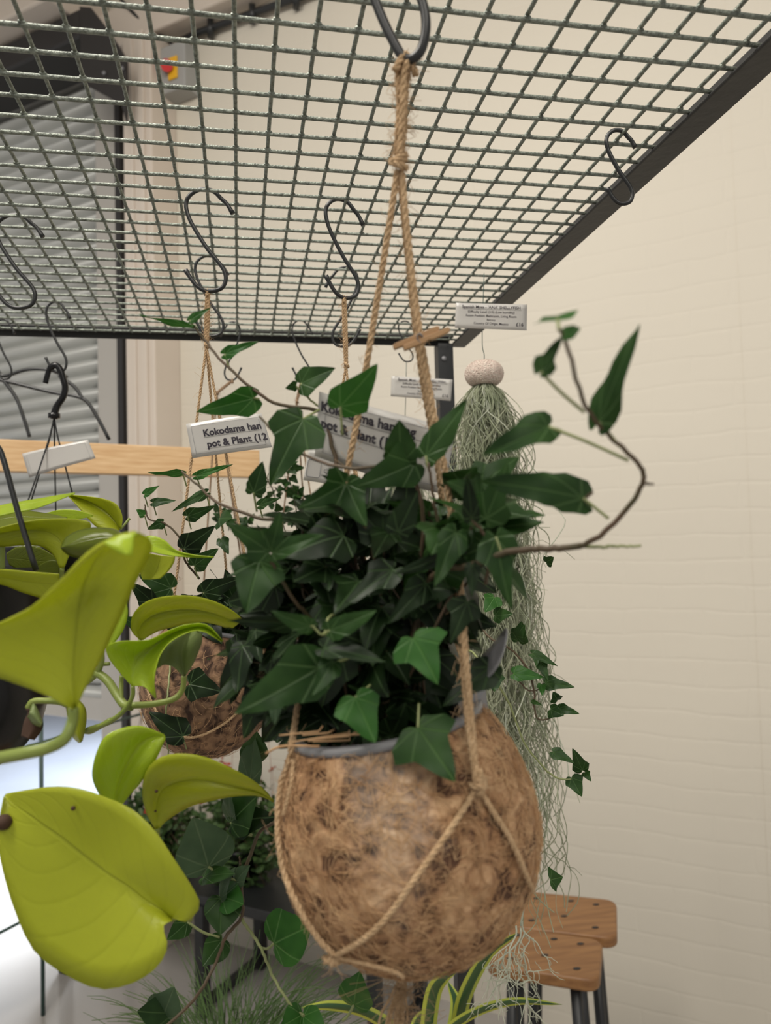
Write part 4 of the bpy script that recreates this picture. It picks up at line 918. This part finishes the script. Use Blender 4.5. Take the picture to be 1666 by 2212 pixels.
pleaf([(284, 1482), (258, 1452), (234, 1420), (232, 1396), (262, 1385), (320, 1383), (365, 1362), (405, 1349), (448, 1350), (482, 1385)], [(287, 1482), (288, 1460), (292, 1440), (302, 1420), (322, 1402), (345, 1385), (372, 1368), (405, 1357), (445, 1355), (481, 1385)],
      [(290, 1482), (312, 1484), (330, 1502), (337, 1508), (333, 1475), (338, 1440), (350, 1408), (378, 1380), (430, 1362), (478, 1386)], 'pothos_lime', (.43, .42, .43), (.43, .44, .435), (.43, .415, .43), 0, [(287, 1482, .43), (286, 1505, .432), (268, 1535, .435), (235, 1560, .44), (190, 1577, .445)], .0014)
pleaf([(396, 1460), (374, 1440), (352, 1436), (336, 1444), (342, 1412), (362, 1385), (388, 1366), (420, 1360)], [(398, 1460), (394, 1440), (392, 1420), (394, 1400), (398, 1388), (404, 1376), (412, 1366), (424, 1361)], [(400, 1460), (414, 1440), (424, 1420), (431, 1402), (436, 1388), (437, 1376), (434, 1367), (426, 1362)],
      'pothos_pale', (.445, .44, .45), (.45, .45), (.45, .445), .002, [(398, 1460, .45), (394, 1490, .45), (375, 1510, .448), (330, 1521, .445), (285, 1524, .442)], .0018)
pleaf([(214, 1402), (212, 1380), (220, 1345), (238, 1310), (262, 1285)], [(219, 1402), (226, 1378), (238, 1350), (250, 1320), (266, 1288)], [(226, 1402), (250, 1385), (268, 1358), (276, 1325), (272, 1292)], 'pothos_lime', (.45,), (.455,), (.45,), .002, [(219, 1400, .452), (220, 1430, .455), (205, 1460, .46), (168, 1485, .462)], .0016)
# upper group
pleaf([(140, 1225), (150, 1200), (170, 1172), (192, 1150), (194, 1128), (160, 1121), (110, 1121), (60, 1126), (0, 1140), (-60, 1158)], [(134, 1228), (135, 1205), (135, 1182), (128, 1165), (110, 1152), (85, 1146), (50, 1146), (15, 1150), (-20, 1156), (-60, 1162)],
      [(128, 1226), (120, 1205), (108, 1192), (92, 1182), (72, 1178), (45, 1178), (15, 1181), (-10, 1180), (-35, 1174), (-60, 1166)], 'pothos', (.46, .45), (.46, .465), (.46, .47), .002, [(134, 1228, .46), (132, 1260, .47), (130, 1300, .49)])
pleaf([(-60, 1110), (10, 1090), (90, 1076), (162, 1064)], [(-60, 1116), (10, 1098), (85, 1084), (162, 1065)], [(-60, 1130), (20, 1110), (80, 1098), (162, 1066)], 'pothos_lime', (.47,), (.465,), (.46,))
pleaf([(262, 1140), (264, 1115), (252, 1090), (225, 1078), (185, 1072), (144, 1068)], [(260, 1144), (245, 1122), (228, 1104), (205, 1090), (178, 1078), (144, 1068)], [(256, 1148), (232, 1146), (208, 1138), (188, 1118), (166, 1092), (144, 1068)], 'pothos', (.55,), (.56,), (.55,), .002, [(260, 1144, .555), (280, 1120, .56)], .0009)
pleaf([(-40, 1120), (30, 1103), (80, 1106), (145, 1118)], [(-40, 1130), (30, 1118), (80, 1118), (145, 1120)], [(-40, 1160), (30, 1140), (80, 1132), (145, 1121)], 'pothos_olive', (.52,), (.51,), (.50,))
pleaf([(100, 1108), (130, 1101), (165, 1102), (200, 1112)], [(100, 1110), (130, 1110), (165, 1112), (200, 1114)], [(100, 1114), (130, 1122), (165, 1122), (200, 1116)], 'pothos_lime', (.54,), (.54,), (.54,))
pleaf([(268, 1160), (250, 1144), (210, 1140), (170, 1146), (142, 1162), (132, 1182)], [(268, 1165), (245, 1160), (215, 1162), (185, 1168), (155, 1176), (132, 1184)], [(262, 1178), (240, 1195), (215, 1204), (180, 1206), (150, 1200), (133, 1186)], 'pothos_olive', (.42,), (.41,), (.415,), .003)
pleaf([(302, 1166), (325, 1157), (355, 1166), (380, 1188), (420, 1199), (462, 1203)], [(300, 1175), (325, 1178), (352, 1186), (380, 1194), (420, 1200), (462, 1204)], [(298, 1186), (325, 1192), (352, 1198), (380, 1202), (420, 1204), (462, 1205)], 'pothos_lime', (.46, .45), (.455,), (.45, .455))
pleaf([(308, 1252), (302, 1230), (308, 1205), (325, 1196)], [(325, 1252), (338, 1235), (345, 1215), (348, 1200)], [(346, 1250), (365, 1232), (376, 1214), (378, 1202)], 'pothos', (.47,), (.472,), (.47,))
pleaf([(-60, 1228), (10, 1230), (70, 1235), (128, 1240)], [(-60, 1240), (10, 1248), (70, 1258), (128, 1262)], [(-60, 1256), (0, 1262), (50, 1280), (90, 1292)], 'pothos', (.44,), (.445,), (.45,), .001)
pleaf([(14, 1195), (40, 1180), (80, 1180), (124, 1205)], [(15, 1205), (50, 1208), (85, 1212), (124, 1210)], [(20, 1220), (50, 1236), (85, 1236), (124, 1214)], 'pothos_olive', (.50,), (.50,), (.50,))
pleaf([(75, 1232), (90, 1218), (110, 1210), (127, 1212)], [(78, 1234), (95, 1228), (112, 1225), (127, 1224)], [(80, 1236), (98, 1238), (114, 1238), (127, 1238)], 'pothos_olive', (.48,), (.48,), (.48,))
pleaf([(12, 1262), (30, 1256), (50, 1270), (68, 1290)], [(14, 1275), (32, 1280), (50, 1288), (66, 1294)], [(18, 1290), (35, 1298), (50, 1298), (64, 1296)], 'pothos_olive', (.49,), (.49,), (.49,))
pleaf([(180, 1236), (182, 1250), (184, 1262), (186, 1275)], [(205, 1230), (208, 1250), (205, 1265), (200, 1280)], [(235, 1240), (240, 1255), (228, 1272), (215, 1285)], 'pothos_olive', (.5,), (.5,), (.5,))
for pts, r_ in (([(5, 1175, .47), (4, 1210, .47), (6, 1262, .47)], .0018), ([(14, 1255, .48), (16, 1290, .48), (13, 1345, .48)], .0016),
             ([(-10, 1455, .47), (80, 1450, .47), (160, 1450, .465), (205, 1453, .46), (232, 1470, .455), (252, 1500, .45), (268, 1522, .445), (285, 1526, .442)], .0026),
             ([(120, 1440, .47), (185, 1437, .465), (236, 1434, .46)], .0012), ([(240, 1555, .44), (200, 1578, .445), (184, 1580, .447)], .0016),
             ([(60, 1530, .43), (72, 1515, .43), (100, 1514, .43), (135, 1518, .435), (162, 1535, .44), (172, 1560, .445)], .0018), ([(285, 1525, .442), (265, 1520, .445), (262, 1480, .45), (263, 1460, .45)], .0013)):
    MB().tube(crom([P(*q) for q in pts], 24), r_, 10).build('stem', 'pothos_stem', PT)
pleaf([(150, 1516), (168, 1512), (184, 1530), (186, 1560), (178, 1600)], [(146, 1520), (158, 1540), (166, 1560), (170, 1585), (174, 1604)], [(142, 1522), (146, 1545), (152, 1570), (158, 1592), (170, 1604)], 'pothos', (.44,), (.43,), (.44,), .002)
pleaf([(56, 1532), (60, 1540), (52, 1560), (46, 1590)], [(70, 1530), (76, 1550), (74, 1575), (62, 1596)], [(82, 1535), (92, 1560), (88, 1580), (74, 1598)], 'dry_spot', (.425,), (.42,), (.425,), .001)
pleaf([(66, 1530), (72, 1520), (80, 1530), (92, 1560)], [(64, 1540), (72, 1545), (80, 1555), (90, 1565)], [(60, 1548), (70, 1562), (80, 1568), (88, 1570)], 'pothos_pale', (.42,), (.415,), (.42,), .001)

# ------------------------------------------------------------------ black plastic pot hanger and the pot it carries
bf = hookinfo['f']; Df = depth(bf); HG = thing('hanging_pot', bf, 'black plastic pot hanger with three wires, pot hidden by lime leaves', 'hanging pot')
MB().tube(crom([P(*q, Df) for q in ((98, 828), (102, 812), (108, 796), (120, 789), (130, 798), (137, 820), (141, 838), (136, 858), (124, 876), (118, 892), (117, 905))], 30), [.0035]*6+[.0042]*18+[.0046]*6, 8).build('hook', 'blackplastic', HG)
MB().tube([P(117, 893, Df), P(117, 903, Df)], .0075, 12).build('collar', 'blackplastic', HG)
pc = P(112, 1190, Df)
for (x, y, dz) in ((48, 1118, -.03), (121, 1125, .03), (158, 1072, .0), (62, 1100, .02)):
    MB().tube(crom([P(117, 903, Df), P(117+(x-117)*.25, 903+(y-903)*.3, Df+dz*.3), P(x, y, Df+dz)], 10), .0011, 6).build('hanger_wire', 'black_steel', HG)
R9 = random.Random(9)
MB().lathe([(.001, -.09), (.05, -.09), (.065, .0), (.068, .0), (.068, .006), (.06, .006), (.055, -.01), (.001, -.012)], Matrix.Translation(P(112, 1190, Df)), 40).build('pot', 'blackplastic', HG)
for k, pts in enumerate(([(-20, 772), (-5, 800), (10, 812), (60, 798), (110, 800), (145, 815)], [(-30, 815), (20, 825), (80, 840), (125, 850), (165, 856), (190, 870), (215, 910), (236, 950)], [(8, 822), (35, 860), (52, 905), (64, 944)], [(128, 812), (160, 835), (178, 860)])):
    o = MB().tube(crom([P(x, y, 1.32) for x, y in pts], 24), .0032, 8).build('plant_cable', 'black_steel')
    tag(o, ['topmost slack black cable leading in from the left edge', 'long slack black cable arching down to the pine plank', 'short black cable dropping left to the plank near the edge', 'short black cable link right of the plastic hanger hook'][k], 'cable', 'slack black cables above the plank')

# ------------------------------------------------------------------ spanish moss with urchin shells
def moss(hookpt, px, py, d, wpx, length, n, label, seed, pale=None, spread=1.0):
    R_ = random.Random(seed); c = P(px, py, d); a = wpx/2/F*d
    t = thing('hanging_moss', c, label, 'air plant', 'spanish moss under urchin shells')
    mb = MB(); vs = []; nu, nv = 40, 22
    m_ = MB(); fs = []
    for i in range(nv+1):
        th = math.pi*i/nv
        for j in range(nu):
            ph = 2*math.pi*j/nu; rr_ = 1+.025*math.cos(10*ph)*math.sin(th); z = math.cos(th)
            rad = a*math.sin(th)**.85*rr_; zz_ = a*.72*z*(1-.18*math.exp(-(th/.25)**2)); 
            if th > 2.5: zz_ += a*.18*(th-2.5)/.64
            vs.append(c+V((rad*math.cos(ph), rad*math.sin(ph), zz_)))
    for i in range(nv):
        for j in range(nu): fs.append((i*nu+j, (i+1)*nu+j, (i+1)*nu+(j+1) % nu, i*nu+(j+1) % nu))
    m_.add(vs, fs); m_.build('urchin_shell', 'shell', t)
    mp_ = MB()
    for i in range(3, 17):
        th = math.pi*i/20
        for j in range(30):
            ph = 2*math.pi*(j+.5*(i % 2))/30; mp_.ell(c+V((a*math.sin(th)**.85*math.cos(ph), a*math.sin(th)**.85*math.sin(ph), a*.72*math.cos(th))), (.0006,)*3, None, 5, 4)
    mp_.build('shell_bumps', 'shell', t)
    MB().tube(crom([c+V((0, 0, a*.5)), c+V((.001, 0, a*.5+.012)), c+V((-.001, 0, a*.5+.03)), V((hookpt.x, hookpt.y, hookpt.z))], 14), .0005, 5).build('wire', 'green_metal', t)
    mb = MB(); mp2 = MB()
    for i in range(n):
        a0 = R_.random()*6.28; r_ = a*.42*math.sqrt(R_.random()); p = c+V((r_*math.cos(a0), r_*math.sin(a0), -a*.5)); pts = [p]
        L_ = length*R_.uniform(.15, 1)**.7; k = int(L_/.016)+3; out = V((math.cos(a0), math.sin(a0), 0)); cu_ = R_.gauss(0, 1); v_ = out*R_.uniform(.2, 1.2)*spread+V((0, 0, -1))
        for s_ in range(k):
            v_ = (v_*.72+V((R_.gauss(0, .34), R_.gauss(0, .34), -.34+R_.gauss(0, .14)))); v_ = v_ if v_.length < 1.15 else v_.normalized()*1.15
            c_ = (p-c); rad_ = V((c_.x, c_.y, 0)); lim = .017+.095*min(1, -c_.z/length*1.3)
            if rad_.length > lim*.62: v_ -= rad_.normalized()*.22
            p = p+v_*.016; pts.append(p)
        pp = crom(pts, k*2); tgt = mp2 if (pale and R_.random() < .12) else mb
        tgt.tube(pp, R_.choice((.00035, .0005, .0006)), 4, False)
        if R_.random() < .55:
            for _ in range(3):
                q = R_.choice(pp[len(pp)//4:]); e = V((R_.gauss(0, 1), R_.gauss(0, 1), R_.gauss(-.9, .6))).normalized()*R_.uniform(.012, .04); mb.tube([q, q+e*.5+V((0, 0, .003)), q+e], .00035, 3, False)
    o = mb.build('strands', 'moss', t); o['kind'] = 'stuff'
    if mp2.v: o = mp2.build('pale_strands', 'moss_pale', t); o['kind'] = 'stuff'
    return t, c
hm = PZ(1046, 590, HZ); DM = depth(hm)
MS, mc = moss(hm, 1046, 808, DM, 84, .62, 640, 'grey-green spanish moss spilling from a pinkish urchin shell at right', 31, True)
# bare pale ends hanging below the coir pot, right
mb = MB(); R_ = random.Random(3)
def rooty(p, v_, l, r, dep):
    pts = [p]
    for _ in range(6): v_ = (v_+V((R_.gauss(0, .35), R_.gauss(0, .35), R_.gauss(-.15, .3)))).normalized(); p = p+v_*l/6; pts.append(p)
    mb.tube(crom(pts, 12), [r*(1-.5*i/11) for i in range(12)], 5)
    if dep:
        for q in (pts[2], pts[3], pts[4], pts[6]):
            rooty(q, (v_+V((R_.gauss(0, .8), R_.gauss(0, .8), R_.gauss(0, .5)))).normalized(), l*.62, r*.65, dep-1)
for (x, y, tx, ty) in ((1128, 1990, 1145, 2080), (1115, 2000, 1085, 2100), (1125, 2005, 1120, 2120), (1095, 2050, 1050, 2120), (1130, 2060, 1140, 2150), (1085, 2080, 1090, 2190), (1135, 2120, 1150, 2200)):
    a_ = P(x, y, DM-.1); b_ = P(tx, ty, DM-.1); rooty(a_, (b_-a_).normalized(), (b_-a_).length*1.0, .0011, 2)
mb.tube(crom([P(1110, 1700, DM), P(1130, 1850, DM-.05), P(1135, 1930, DM-.1), P(1125, 2000, DM-.1)], 20), .001, 5)
mb.build('pale_roots', 'moss_pale', MS)
hm2 = V((hookinfo['k'].x, hookinfo['k'].y, hookinfo['k'].z)); DM2 = depth(hm2)
MS2, mc2 = moss(hm2, 878, 1000, DM2, 64, .30, 200, 'second moss-filled urchin shell farther back, half hidden by the big paper sign', 32)

# ------------------------------------------------------------------ paper signs with printed lettering
def text_mesh(body, size, mtx, m, parent, bold=.0, align='CENTER', name='lettering', xs=1.0):
    cu_ = bpy.data.curves.new('txt', 'FONT'); cu_.body = body; cu_.size = size; cu_.align_x = align; cu_.offset = bold*size; cu_.extrude = 0; cu_.resolution_u = 3
    o = bpy.data.objects.new('txt', cu_); C.objects.link(o); bpy.context.view_layer.update()
    me = bpy.data.meshes.new_from_object(o.evaluated_get(bpy.context.evaluated_depsgraph_get())); bpy.data.objects.remove(o)
    o = bpy.data.objects.new(name, me); C.objects.link(o); me.materials.clear(); me.materials.append(M[m])
    me.transform(mtx @ Matrix.Scale(xs, 4, V((1, 0, 0)))); 
    if parent: o.parent = parent; o.matrix_parent_inverse = parent.matrix_basis.inverted()
    return o
def plane_m(TL, TR, BL):
    x = (TR-TL).normalized(); y = (TL-BL); y = (y-x*y.dot(x)).normalized(); z = x.cross(y)
    return Matrix(((x.x, y.x, z.x, TL.x), (x.y, y.y, z.y, TL.y), (x.z, y.z, z.z, TL.z), (0, 0, 0, 1)))
def sign(name, quad, ds, label, lines, border=True, rows_=None, cat='sign', curve=0, group=None):
    TL, TR, BR, BL = [P(x, y, d) for (x, y), d in zip(quad, ds)]
    t = thing(name, (TL+TR+BR+BL)/4, label, cat, group)
    mb = MB(); nx_, ny_ = 14, 6; vs = []; fs = []
    nrm = (TR-TL).cross(BL-TL).normalized(); nrm = nrm if nrm.dot(cf) < 0 else -nrm
    def pt(u, v_, off=0): return TL.lerp(TR, u).lerp(BL.lerp(BR, u), v_)+nrm*(curve*math.sin(math.pi*u)+off)
    for j in range(ny_+1):
        for i in range(nx_+1): vs.append(pt(i/nx_, j/ny_))
    for j in range(ny_):
        for i in range(nx_): a_ = j*(nx_+1)+i; fs.append((a_, a_+1, a_+nx_+2, a_+nx_+1))
    mb.add(vs, fs); mb.build('sheet', 'paper', t, solid=.0003)
    if border:
        bb = MB(); L_ = [pt(.06+.88*k/12, .10, .0004) for k in range(13)]+[pt(.94, .10+.8*k/6, .0004) for k in range(7)]+[pt(.94-.88*k/12, .9, .0004) for k in range(13)]+[pt(.06, .9-.8*k/6, .0004) for k in range(7)]
        bb.tube(L_, .00012, 3, False); bb.build('printed_border', 'greyink', t)
    w_ = (TR-TL).length; h_ = (BL-TL).length
    for (body, u, v_, size, bold, al, m, ul) in lines:
        base_m = plane_m(TL, TR, BL); z_ = V((base_m[0][2], base_m[1][2], base_m[2][2])); 
        o = text_mesh(body, size*h_, Matrix.Identity(4), m, t, bold, al)
        for vv in o.data.vertices:
            uu = u+vv.co.x/w_; v2 = v_-vv.co.y/h_; vv.co = pt(uu, v2, .0005)
        if ul:
            x0_ = min(0, 0); wds = ul; bb = MB(); bb.tube([pt(wds[0]+(wds[1]-wds[0])*k/8, v_+.035, .0004) for k in range(9)], .00012, 3, False); bb.build('underline', 'ink', t)
    return t, pt
sign('paper_sign', [(402, 916), (565, 893), (588, 966), (416, 990)], [depth(h2)-.012]*4, 'laminated sign reading Kokodama han, pot & Plant (12, on the left twine', [('Kokodama han', .20, .43, .27, .035, 'LEFT', 'ink', (.2, .93)), ('pot & Plant (12', .22, .76, .27, .035, 'LEFT', 'ink', (.2, .95))], curve=.003)
sign('paper_sign', [(690, 846), (985, 925), (958, 1068), (680, 985)], [.402, .40, .404, .41], 'big blurred laminated Kokodama hanging pot sign behind the foreground ivy', [('Kokodama hanging', .02, .27, .20, .035, 'LEFT', 'ink', (.04, .95)), ('pot & Plant (12cm)', .03, .52, .20, .035, 'LEFT', 'ink', (.04, .95))], curve=.006)
t, pt = sign('paper_tag', [(668, 968), (742, 985), (740, 1050), (655, 1037)], [.47]*4, 'small white tag with a rounded square outline and an arrow, below the big sign', [], border=False)
bb = MB(); bb.tube([pt(.08, .33, .0004), pt(.36, .33, .0004), pt(.40, .38, .0004), pt(.40, .80, .0004), pt(.36, .86, .0004), pt(.08, .86, .0004), pt(.04, .80, .0004), pt(.04, .38, .0004), pt(.08, .33, .0004)], .00018, 4, False)
bb.tube([pt(.50, .56, .0004), pt(.56, .56, .0004), pt(.56, .52, .0004), pt(.64, .60, .0004), pt(.56, .69, .0004), pt(.56, .65, .0004), pt(.50, .65, .0004), pt(.50, .56, .0004)], .00018, 4, False); bb.build('printed_symbols', 'greyink', t)
ML = [("Spanish Moss - 'ANA' SHELLYFISH", .5, .20, .165, .012, 'CENTER', 'ink', (.10, .92)), ('Difficulty Level: (1/5) (Low humidity)', .5, .375, .125, .01, 'CENTER', 'ink', None), ('Room Position: Bathroom, Living Room', .5, .53, .125, .01, 'CENTER', 'ink', None), ('Balcony', .5, .68, .11, .006, 'CENTER', 'ink', None), ('Country Of Origin: Mexico', .50, .83, .125, .01, 'CENTER', 'ink', None), ('£16', .90, .85, .20, .015, 'CENTER', 'ink', None)]
sign('paper_sign', [(985, 654), (1139, 658), (1138, 714), (983, 708)], [DM-.004]*4, 'printed moss price card with £16, clipped above the right urchin shell', ML, border=False, group=None)
sign('paper_sign', [(846, 812), (978, 820), (974, 866), (844, 856)], [DM2-.004]*4, 'smaller, farther £16 moss price card behind the main rope', ML, border=False)
sign('paper_sign', [(48, 980), (190, 950), (207, 990), (63, 1032)], [Df-.004]*4, 'blank-looking curled price card in front of the pine plank', [], border=True, curve=.004)

# wooden clothes peg on the rope
pg = thing('clothes_peg', P(903, 738, .352), 'small wooden clothes peg clipped on the main jute rope', 'peg')
a_, b_ = P(852, 757, .350), P(952, 716, .350); x_ = (b_-a_).normalized(); z_ = (-cf).normalized(); z_ = (z_-x_*z_.dot(x_)).normalized(); y_ = z_.cross(x_); Lp_ = (b_-a_).length
for s_, nm in ((1, 'jaw'), (-1, 'jaw')):
    m_ = Matrix(((x_.x, y_.x, z_.x, 0), (x_.y, y_.y, z_.y, 0), (x_.z, y_.z, z_.z, 0), (0, 0, 0, 1))); rot = Matrix.Rotation(math.radians(.3*s_), 4, 'Z')
    o_ = a_ + y_*(.0012*s_) - z_*(.0005*s_) + (x_*.0 if s_ > 0 else x_*.004)
    pr_ = [(0, -.0012), (Lp_*.45, -.0014), (Lp_*.52, -.0008), (Lp_*.6, -.0014), (Lp_*.95, -.0012), (Lp_, -.0002), (Lp_*.97, .0012), (Lp_*.05, .0012), (0, .0008)]
    MB().prism([o_ + (m_ @ rot @ V((x, y, 0))) for x, y in pr_], z_*.0035).build('jaw', 'peg', pg, smooth=False, bevel=.0003)
MB().tube([a_.lerp(b_, .55)+z_*.0045+y_*(.0022*math.sin(k*1.05))+x_*(.0014*math.cos(k*1.05))-z_*(.0006*k*.3) for k in range(16)], .0003, 5).build('spring', 'plastic', pg)

# ------------------------------------------------------------------ plants on the lower board
bz_ = .675
def strap(mb, pts, w_, seg=16, twist=0, fold=.3):
    c = crom([P(*q) for q in pts], seg); vs = []; uv = []; fs = []
    for i, p in enumerate(c):
        t = (c[min(i+1, seg-1)]-c[max(i-1, 0)]).normalized(); s_ = t.cross(cf); s_ = s_.normalized() if s_.length > .01 else cr; s_.rotate(Matrix.Rotation(twist, 3, t)); n_ = s_.cross(t)
        ww = w_*math.sin(math.pi*min(1, (i/(seg-1))*.85+.15))**.6 if i < seg-1 else .0001
        for k in (-1, -.5, 0, .5, 1): vs.append(p+s_*ww*k-n_*fold*ww*(1-abs(k))); uv.append((.5+.5*k, i/seg))
    for i in range(seg-1):
        for k in range(4): fs.append((i*5+k, i*5+k+1, i*5+k+6, i*5+k+5))
    mb.add(vs, fs, uv)
def floorpot(x, y, d, r, h, m): 
    c = P(x, y, d); c.z = bz_; return c, MB().lathe([(.001, 0), (r*.72, 0), (r, h*.9), (r*1.06, h*.9), (r*1.06, h), (r*.95, h), (r*.9, h*.9), (.001, h*.88)], Matrix.Translation(c), 40)
c, pm = floorpot(930, 2420, .93, .07, .11, None)
VP = thing('striped_plant', c, 'yellow-edged strap-leaved plant at the bottom edge beneath the coir pot', 'potted plant'); pm.build('pot', 'terracotta', VP)
c, pm = floorpot(930, 2420, .93, .07, .11, None)
bx_, by_, bd = 940, 2330, .93
for pts, w_ in ((([(bx_, by_, bd), (925, 2250, .92), (935, 2150, .91), (958, 2112, .90), (985, 2100, .90)]), .010), ([(bx_+20, by_, bd), (985, 2240, .92), (1005, 2150, .90), (1055, 2060, .88), (1120, 2015, .86)], .009),
                ([(bx_, by_, bd), (960, 2240, .9), (1020, 2190, .88), (1110, 2163, .86), (1215, 2170, .84)], .0065), ([(bx_-20, by_, bd), (880, 2250, .92), (800, 2190, .9), (720, 2172, .88), (650, 2178, .88)], .0085),
                ([(bx_, by_, bd), (972, 2250, .93), (985, 2170, .94), (968, 2120, .95)], .008), ([(bx_+10, by_, bd), (1010, 2260, .9), (1080, 2225, .88), (1150, 2240, .86)], .007), ([(bx_, by_, bd), (900, 2240, .95), (905, 2200, .96), (930, 2180, .97)], .007)):
    mb = MB(); strap(mb, pts, w_, 20); mb.build('leaf', 'varieg', VP)
c, pm = floorpot(500, 2420, 1.02, .07, .10, None)
GR = thing('potted_sedge', c, 'fine-bladed green grass tuft in front of the pale floor at bottom left', 'potted plant'); pm.build('pot', 'blackplastic', GR)
mb = MB(); R_ = random.Random(44); c0 = c+V((0, 0, .09))
for i in range(700):
    a = R_.random()*6.28; p = c0+V((R_.gauss(0, .022), R_.gauss(0, .022), 0)); ln = R_.uniform(.14, .27); lean = R_.uniform(.1, .9); d = V((math.cos(a)*lean, math.sin(a)*lean, 1)).normalized(); pts = [p]; k = 9
    droop = R_.uniform(.08, .26)
    for s_ in range(k): d = (d+V((math.cos(a)*.07, math.sin(a)*.07, -droop*s_/k*1.4))).normalized(); p = p+d*ln/k; pts.append(p)
    mb.tube(pts, [.0017*(1-.8*s_/k) for s_ in range(k+1)], 4, False)
o = mb.build('blades', 'grass', GR); o['kind'] = 'stuff'
